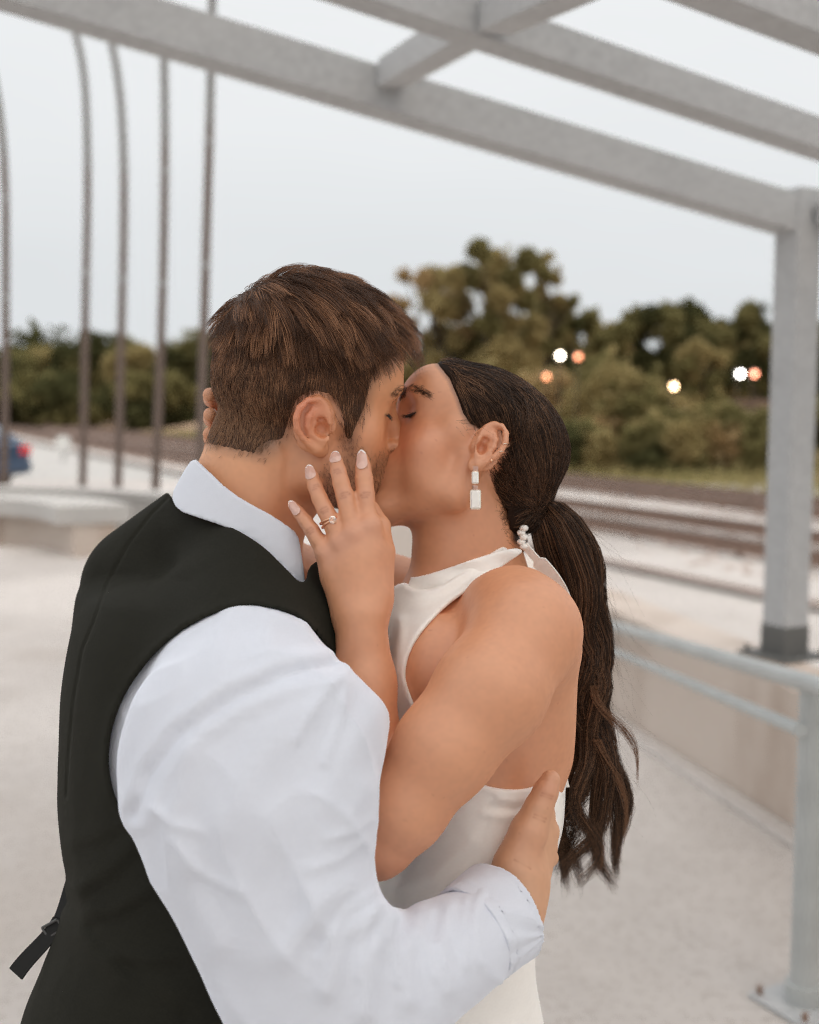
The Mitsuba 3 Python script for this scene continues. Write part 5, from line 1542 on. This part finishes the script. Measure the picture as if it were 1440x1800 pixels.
for l0 in ((-.0262, .0868, -.0045), (-.0282, .0880, .0050)):
    c = of_head(l0, HEAD_W); ang = np.linspace(0, 2 * np.pi, 25)
    put(SHE + '__ear_hoop', tube(c + .0036 * (np.cos(ang)[:, None] * np.array([.75, .2, .0]) + np.sin(ang)[:, None] * np.array([0, .5, -.85])), .0005, 6), 'pale_gold')
# ---- tie of the halter at her nape, with its hanging ends
tn0 = q(919, 944, 1.352)
kn_ = []
for i in range(5):
    c = tn0 + np.array([.0015 * (-1) ** i, .010 - .0052 * i, -.001 * (-1) ** i]); m = trimesh.creation.icosphere(2); kn_.append(trimesh.Trimesh(np.array(m.vertices) * [.0050, .0036, .0050] + c, m.faces, process=False))
put(SHE + '__dress__neck_knot', cat_(*kn_), 'satin')
put(SHE + '__dress__neck_tie', ribbon([q(922, 958, 1.352), q(936, 975, 1.350), q(957, 998, 1.352), q(980, 1030, 1.36), q(996, 1080, 1.372)], np.array([.010] * 6 + [.020] * 18), .0015, (.55, .45, -.6)), 'satin', smooth=False)
put(SHE + '__dress__back_edge', ribbon([q(996, 1290, 1.352), q(990, 1330, 1.352), q(987, 1362, 1.350), q(990, 1384, 1.350)], np.linspace(.006, .016, 24), .0015, (.8, 0, -.5)), 'satin', smooth=False)

# ================================================================ hair, brows, lashes, stubble
capM = man_cap()
put(HE + '__hair', capM, 'hair_brown_a')
Sm, topw, lroot = man_strands(15500, np.random.default_rng(21))
pick = np.random.default_rng(5).random(len(Sm))
light = meshkit.noise(lroot * 95, 77)
nape_w = sm(.06, -.02, lroot[:, 2])
cls = np.where(pick < .62 * nape_w * sm(-.02, -.06, lroot[:, 0]) + .25 * nape_w, 3, np.where(light + .25 * pick > .80, 2, np.where(light > .45, 1, 0)))
for c_, b_ in enumerate(('hair_brown_a', 'hair_brown_b', 'hair_brown_c', 'hair_nape')):
    if (cls == c_).any():
        shape_key = HE + '__hair__strands' + ('' if c_ == 0 else f'_{c_:03d}')
        strands_entry(shape_key, Sm[cls == c_], .00021, .00007, b_)
# dense short hair on the sides
S2, tw2, lr2 = man_strands(12500, np.random.default_rng(23), 1.0, 5)
sd = tw2 < .22
S2, lr2 = S2[sd], lr2[sd]
m2 = np.random.default_rng(6).random(len(S2)) + .5 * sm(.03, -.03, lr2[:, 2]) + .35 * sm(-.02, -.08, lr2[:, 0])
for c_, b_ in enumerate(('hair_brown_a', 'hair_brown_b', 'hair_nape')):
    w_ = (m2 < .55, (m2 >= .55) & (m2 < 1.0), m2 >= 1.0)[c_]
    if w_.any(): strands_entry(numbered(HE + '__hair__side_strands'), S2[w_], .00024, .00008, b_)
# flyaways at the crown
fl, tw_, lr_ = man_strands(700, np.random.default_rng(22), 1.9)
fl = fl[tw_ > .4][:160]
strands_entry(HE + '__hair__flyaway', fl, .00011, .00004, 'hair_brown_b')
# stubble
gb = np.random.default_rng(31)
def stubble(n):
    P = sample_on(meshM, bw * (PM[:, 2] < 1.40), n, gb)
    FM = field_of(True, HEAD_M)
    nr = gradient(FM, P); l = in_head(P, HEAD_M)
    c = (np.array([.25, 0, -1.0]) + .35 * gb.normal(size=(n, 3))) @ HEAD_M[1].T
    c -= nr * (c * nr).sum(1, keepdims=True); c /= np.linalg.norm(c, axis=1, keepdims=True)
    L = gb.uniform(.003, .0068, n)[:, None, None]; t = np.linspace(0, 1, 4)[None, :, None]
    return P[:, None] - nr[:, None] * .0004 + L * (c[:, None] * t * .9 + nr[:, None] * (t * .55 - .22 * t * t))
st = stubble(5200)
strands_entry(HE + '__beard', st[:3600], .00016, .00006, 'hair_brown_b')
strands_entry(HE + '__beard_001', st[3600:], .00016, .00006, 'hair_brown_c')
def hairs_along(pts, H, male, n, length, lean, g, spread=.0025, droop=0.0):
    P3 = spline([of_head(p, H) for p in pts], 60)
    F = field_of(male, H)
    i = g.integers(2, 57, n)
    base = P3[i] + g.normal(0, spread, (n, 3)) * np.array([1, 1, 1])
    for _ in range(3): base -= gradient(F, base) * F(base)[:, None]
    nr = gradient(F, base); tg = P3[np.minimum(i + 2, 59)] - P3[i]; tg /= np.linalg.norm(tg, axis=1, keepdims=True)
    c = tg * lean[0] + np.array(lean[1]) @ H[1].T + .15 * g.normal(size=(n, 3))
    L = length * g.uniform(.6, 1.2, (n, 1, 1)); t = np.linspace(0, 1, 4)[None, :, None]
    return base[:, None] + L * (c[:, None] * t + nr[:, None] * (lean[2] * t - lean[3] * t * t))
ge = np.random.default_rng(41)
strands_entry(SHE + '__eyebrow', hairs_along(BROW_W, HEAD_W, False, 420, .0062, (1.0, (0, 0, .18), .25, .2), ge, .0017), .00014, .00005, 'hair_dark_a')
strands_entry(SHE + '__eyelash', hairs_along(EYE_W, HEAD_W, False, 130, .0080, (.35, (.35, .1, -.55), .9, .25), ge, .0004), .00016, .00004, 'lash')
strands_entry(HE + '__eyebrow', hairs_along(BROW_M, HEAD_M, True, 240, .0075, (1.0, (0, 0, .1), .35, .2), ge, .0022), .00014, .00005, 'hair_brown_a')
strands_entry(HE + '__eyelash', hairs_along(EYE_M, HEAD_M, True, 70, .0065, (.2, (.4, -.1, -.5), .8, .2), ge, .0003), .00014, .00004, 'lash')
# ---- her head of hair and ponytail
meshCapW = polygonise(CAP_W, .0028, relax=2)
lc = in_head(np.array(meshCapW.vertices), HEAD_W)
rc_ = region(lc, HEAD_W, 1, HAIR_W)
keepc = rc_ < .0015
capw_w = ((rc_ < -.0025) & (np.array(meshCapW.vertices)[:, 2] < 1.47)).astype(float)
mm = meshCapW.copy(); mm.update_faces(keepc[mm.faces].all(1)); mm.remove_unreferenced_vertices()
scene['hair_under'] = principled((.018, .0095, .006), .6, specular=.08)
put(SHE + '__hair', mm, 'hair_under')
gw = np.random.default_rng(51)
Sw = woman_strands(5200, gw)
lt = meshkit.noise(Sw[:, 0] * np.array([60, 160, 60]), 3) + .3 * gw.random(len(Sw))
strands_entry(SHE + '__hair__strands', Sw[lt < .62], .00030, .00022, 'hair_dark_a')
strands_entry(SHE + '__hair__strands_001', Sw[(lt >= .62) & (lt < .88)], .00028, .0002, 'hair_dark_b')
strands_entry(SHE + '__hair__strands_002', Sw[lt >= .88], .00024, .00018, 'hair_dark_c')
# fine baby hairs at the temple and the nape
def baby(pts, n, L, d, key):
    F = field_of(False, HEAD_W); P3 = spline(pts, 50); i = gw.integers(0, 50, n)
    b = P3[i] + gw.normal(0, .003, (n, 3))
    FW = W
    for _ in range(3): b -= gradient(FW, b) * FW(b)[:, None]
    nr = gradient(FW, b); c = np.array(d) + .35 * gw.normal(size=(n, 3)); c -= nr * (c * nr).sum(1, keepdims=True); c /= np.linalg.norm(c, axis=1, keepdims=True)
    t = np.linspace(0, 1, 5)[None, :, None]; ll = L * gw.uniform(.5, 1.3, (n, 1, 1))
    w_ = gw.normal(0, .25, (n, 1, 3))
    S = b[:, None] + ll * (c[:, None] * t + nr[:, None] * (.16 * t - .06 * t * t) + w_ * t * t)
    strands_entry(key, S, .00013, .00005, 'hair_dark_b')
baby([q(806, 722, 1.29), q(814, 740, 1.285), q(826, 752, 1.282)], 14, .016, (.8, -.35, 0), SHE + '__hair__temple_wisp')
baby([q(893, 840, 1.33), q(892, 880, 1.335), q(900, 930, 1.34), q(908, 952, 1.345)], 90, .022, (.85, .1, .1), SHE + '__hair__nape_wisp')
# wrap of hair round the tie
ang = np.linspace(0, 4 * np.pi, 60)
tdir = np.array([.86, -.5, .05]); ta = np.array([.5, .86, 0]); tb_ = np.array([0, 0, 1.0])
put(SHE + '__hair__wrap', tube(TIE + tdir * np.linspace(-.006, .010, 60)[:, None] + .0165 * (np.cos(ang)[:, None] * ta + np.sin(ang)[:, None] * tb_), .0048, 10), 'hair_dark_a')
def lock(path, n, w, g, k=18, wob=.0, twist=2.0, sweep=1.0):
    """A lock of strands round a path: w = half widths along it."""
    P = spline(path, k); t = np.linspace(0, 1, k)
    ph = g.uniform(0, 6.28); am = .0085 * sm(.12, .5, t) * sweep
    P = P + np.stack([am * np.sin(t * 27 + ph), 0 * t, .6 * am * np.cos(t * 27 + ph)], 1)
    W_ = np.interp(t, np.linspace(0, 1, len(w)), w)
    ang, rad = g.uniform(0, 2 * np.pi, n), np.sqrt(g.random(n))
    A = ang[:, None] + twist * t[None] * 1.2
    o1, o2 = np.cos(A) * rad[:, None] * W_[None], np.sin(A) * rad[:, None] * W_[None]
    wv = wob * t[None] * np.sin(t[None] * (g.uniform(10, 15) + g.normal(0, .5, (n, 1))) + g.uniform(0, 6) + g.normal(0, .45, (n, 1)))
    S = P[None] + np.stack([o1 + wv, np.zeros_like(o1), o2 * .8 + wv * .4], -1)
    S[..., 1] += (g.normal(0, .006, n)[:, None] + g.uniform(-.03, .004, n)[:, None] * 0) * t[None]
    # ends of uneven length
    cut = g.uniform(.86, 1.0, n)
    tt = t[None] * cut[:, None]
    out = np.empty_like(S)
    for ax in range(3):
        for i in range(n):
            out[i, :, ax] = np.interp(tt[i], t, S[i, :, ax])
    return out
px3 = lambda L_: [q(*a) for a in L_]
Z0 = 1.378
LOCKS = [  # path, strands, half widths in metres
    (px3([(938, 876, Z0), (968, 882, Z0), (1002, 920, 1.372), (1026, 985, 1.382), (1036, 1080, 1.40), (1046, 1180, 1.405), (1040, 1275, 1.405), (1072, 1345, 1.40), (1098, 1405, 1.40), (1072, 1462, 1.40), (1066, 1505, 1.40), (1092, 1545, 1.40)]), 420, [.010, .014, .017, .016, .014, .010, .008, .003]),
    (px3([(938, 876, Z0), (960, 892, Z0), (985, 935, 1.38), (1005, 1000, 1.39), (1022, 1100, 1.405), (1034, 1210, 1.41), (1018, 1310, 1.405), (1030, 1380, 1.40), (1002, 1440, 1.40), (985, 1490, 1.40), (1008, 1530, 1.395), (1016, 1560, 1.395)]), 420, [.010, .014, .019, .018, .016, .010, .008, .003]),
    (px3([(938, 876, Z0), (955, 900, Z0), (968, 950, 1.385), (985, 1010, 1.40), (1010, 1100, 1.415), (1024, 1220, 1.415), (1000, 1330, 1.41), (992, 1400, 1.405), (978, 1450, 1.40), (984, 1500, 1.40), (1004, 1535, 1.40), (1018, 1562, 1.40)]), 420, [.010, .014, .019, .018, .016, .010, .008, .003]),
    (px3([(938, 876, Z0), (975, 884, Z0), (1018, 930, 1.37), (1044, 1010, 1.378), (1046, 1110, 1.39), (1058, 1200, 1.395), (1042, 1290, 1.395), (1070, 1370, 1.395), (1050, 1430, 1.39), (1034, 1480, 1.39), (1060, 1525, 1.39), (1090, 1564, 1.39)]), 420, [.010, .013, .014, .013, .013, .008, .006, .0025]),
    (px3([(938, 876, Z0), (965, 895, Z0), (995, 950, 1.37), (1018, 1030, 1.38), (1040, 1130, 1.39), (1030, 1240, 1.395), (1048, 1320, 1.39), (1072, 1390, 1.385), (1058, 1450, 1.385), (1016, 1490, 1.385), (996, 1520, 1.385), (1010, 1552, 1.385)]), 400, [.010, .014, .017, .016, .015, .008, .006, .0025]),
    (px3([(938, 876, Z0), (972, 890, 1.372), (1010, 950, 1.366), (1034, 1040, 1.374), (1036, 1140, 1.386), (1050, 1250, 1.39), (1030, 1335, 1.385), (1012, 1395, 1.38), (1040, 1445, 1.38), (1052, 1490, 1.38), (1026, 1530, 1.38), (1004, 1550, 1.38)]), 380, [.009, .013, .015, .014, .013, .008, .006, .0025]),
    (px3([(936, 878, Z0), (946, 910, 1.382), (956, 965, 1.39), (982, 1040, 1.405), (1008, 1130, 1.415), (1014, 1240, 1.418), (998, 1340, 1.415), (990, 1400, 1.41), (1006, 1450, 1.41), (1004, 1500, 1.41), (984, 1540, 1.41)]), 300, [.010, .013, .016, .016, .014, .010, .005]),
    (px3([(938, 876, Z0), (980, 888, Z0), (1032, 945, 1.385), (1054, 1020, 1.395), (1052, 1120, 1.41), (1066, 1200, 1.415), (1056, 1265, 1.41), (1082, 1330, 1.41), (1100, 1385, 1.41), (1086, 1440, 1.41), (1084, 1480, 1.41), (1104, 1515, 1.41)]), 300, [.008, .011, .011, .010, .010, .007, .005, .002]),
]
allL = [lock(p, int(n * .85), w, gw, 21, .0060) for p, n, w in LOCKS]
for i, S in enumerate(allL):
    a = int(len(S) * .34)
    ia = np.random.default_rng(60 + i).permutation(len(S))
    strands_entry(numbered(SHE + '__hair__ponytail_lock'), S[ia[:a]], .00034, .00012, 'hair_dark_a')
    strands_entry(numbered(SHE + '__hair__ponytail_lock'), S[ia[a:int(len(S) * .70)]], .00030, .00012, 'hair_dark_b')
    strands_entry(numbered(SHE + '__hair__ponytail_lock'), S[ia[int(len(S) * .70):]], .00026, .00010, 'hair_dark_c')
CURLS = [px3([(1045, 1205, 1.38), (1062, 1250, 1.375), (1090, 1275, 1.375), (1112, 1302, 1.375), (1121, 1335, 1.375), (1119, 1370, 1.375)]),
         px3([(1050, 1300, 1.38), (1075, 1350, 1.38), (1098, 1400, 1.38), (1102, 1440, 1.38), (1096, 1470, 1.38)])]
for p in CURLS:
    strands_entry(numbered(SHE + '__hair__loose_curl'), lock(p, 46, [.006, .0045, .0025, .0012], gw, 14, sweep=0), .00020, .00007, 'hair_dark_c')
def wild(n, g):
    out = []
    for _ in range(n):
        p, _, _ = LOCKS[g.integers(len(LOCKS))]
        P = spline(p, 40); a = g.integers(2, 22); b = min(39, a + g.integers(8, 17))
        seg = P[a:b]; t = np.linspace(0, 1, len(seg))[:, None]
        d = np.array([g.normal(.6, .8), g.normal(0, .15), g.normal(-.2, .5)]) * g.uniform(.01, .045)
        c = seg + d * t ** 1.5 + np.array([1, 0, .4]) * (.006 * np.sin(t * g.uniform(3, 9) + g.uniform(0, 6)))
        out.append(np.stack([np.interp(np.linspace(0, 1, 12), t[:, 0], c[:, i]) for i in range(3)], 1))
    return np.array(out)
strands_entry(SHE + '__hair__flyaway', wild(170, np.random.default_rng(71)), .00012, .00005, 'hair_dark_b')
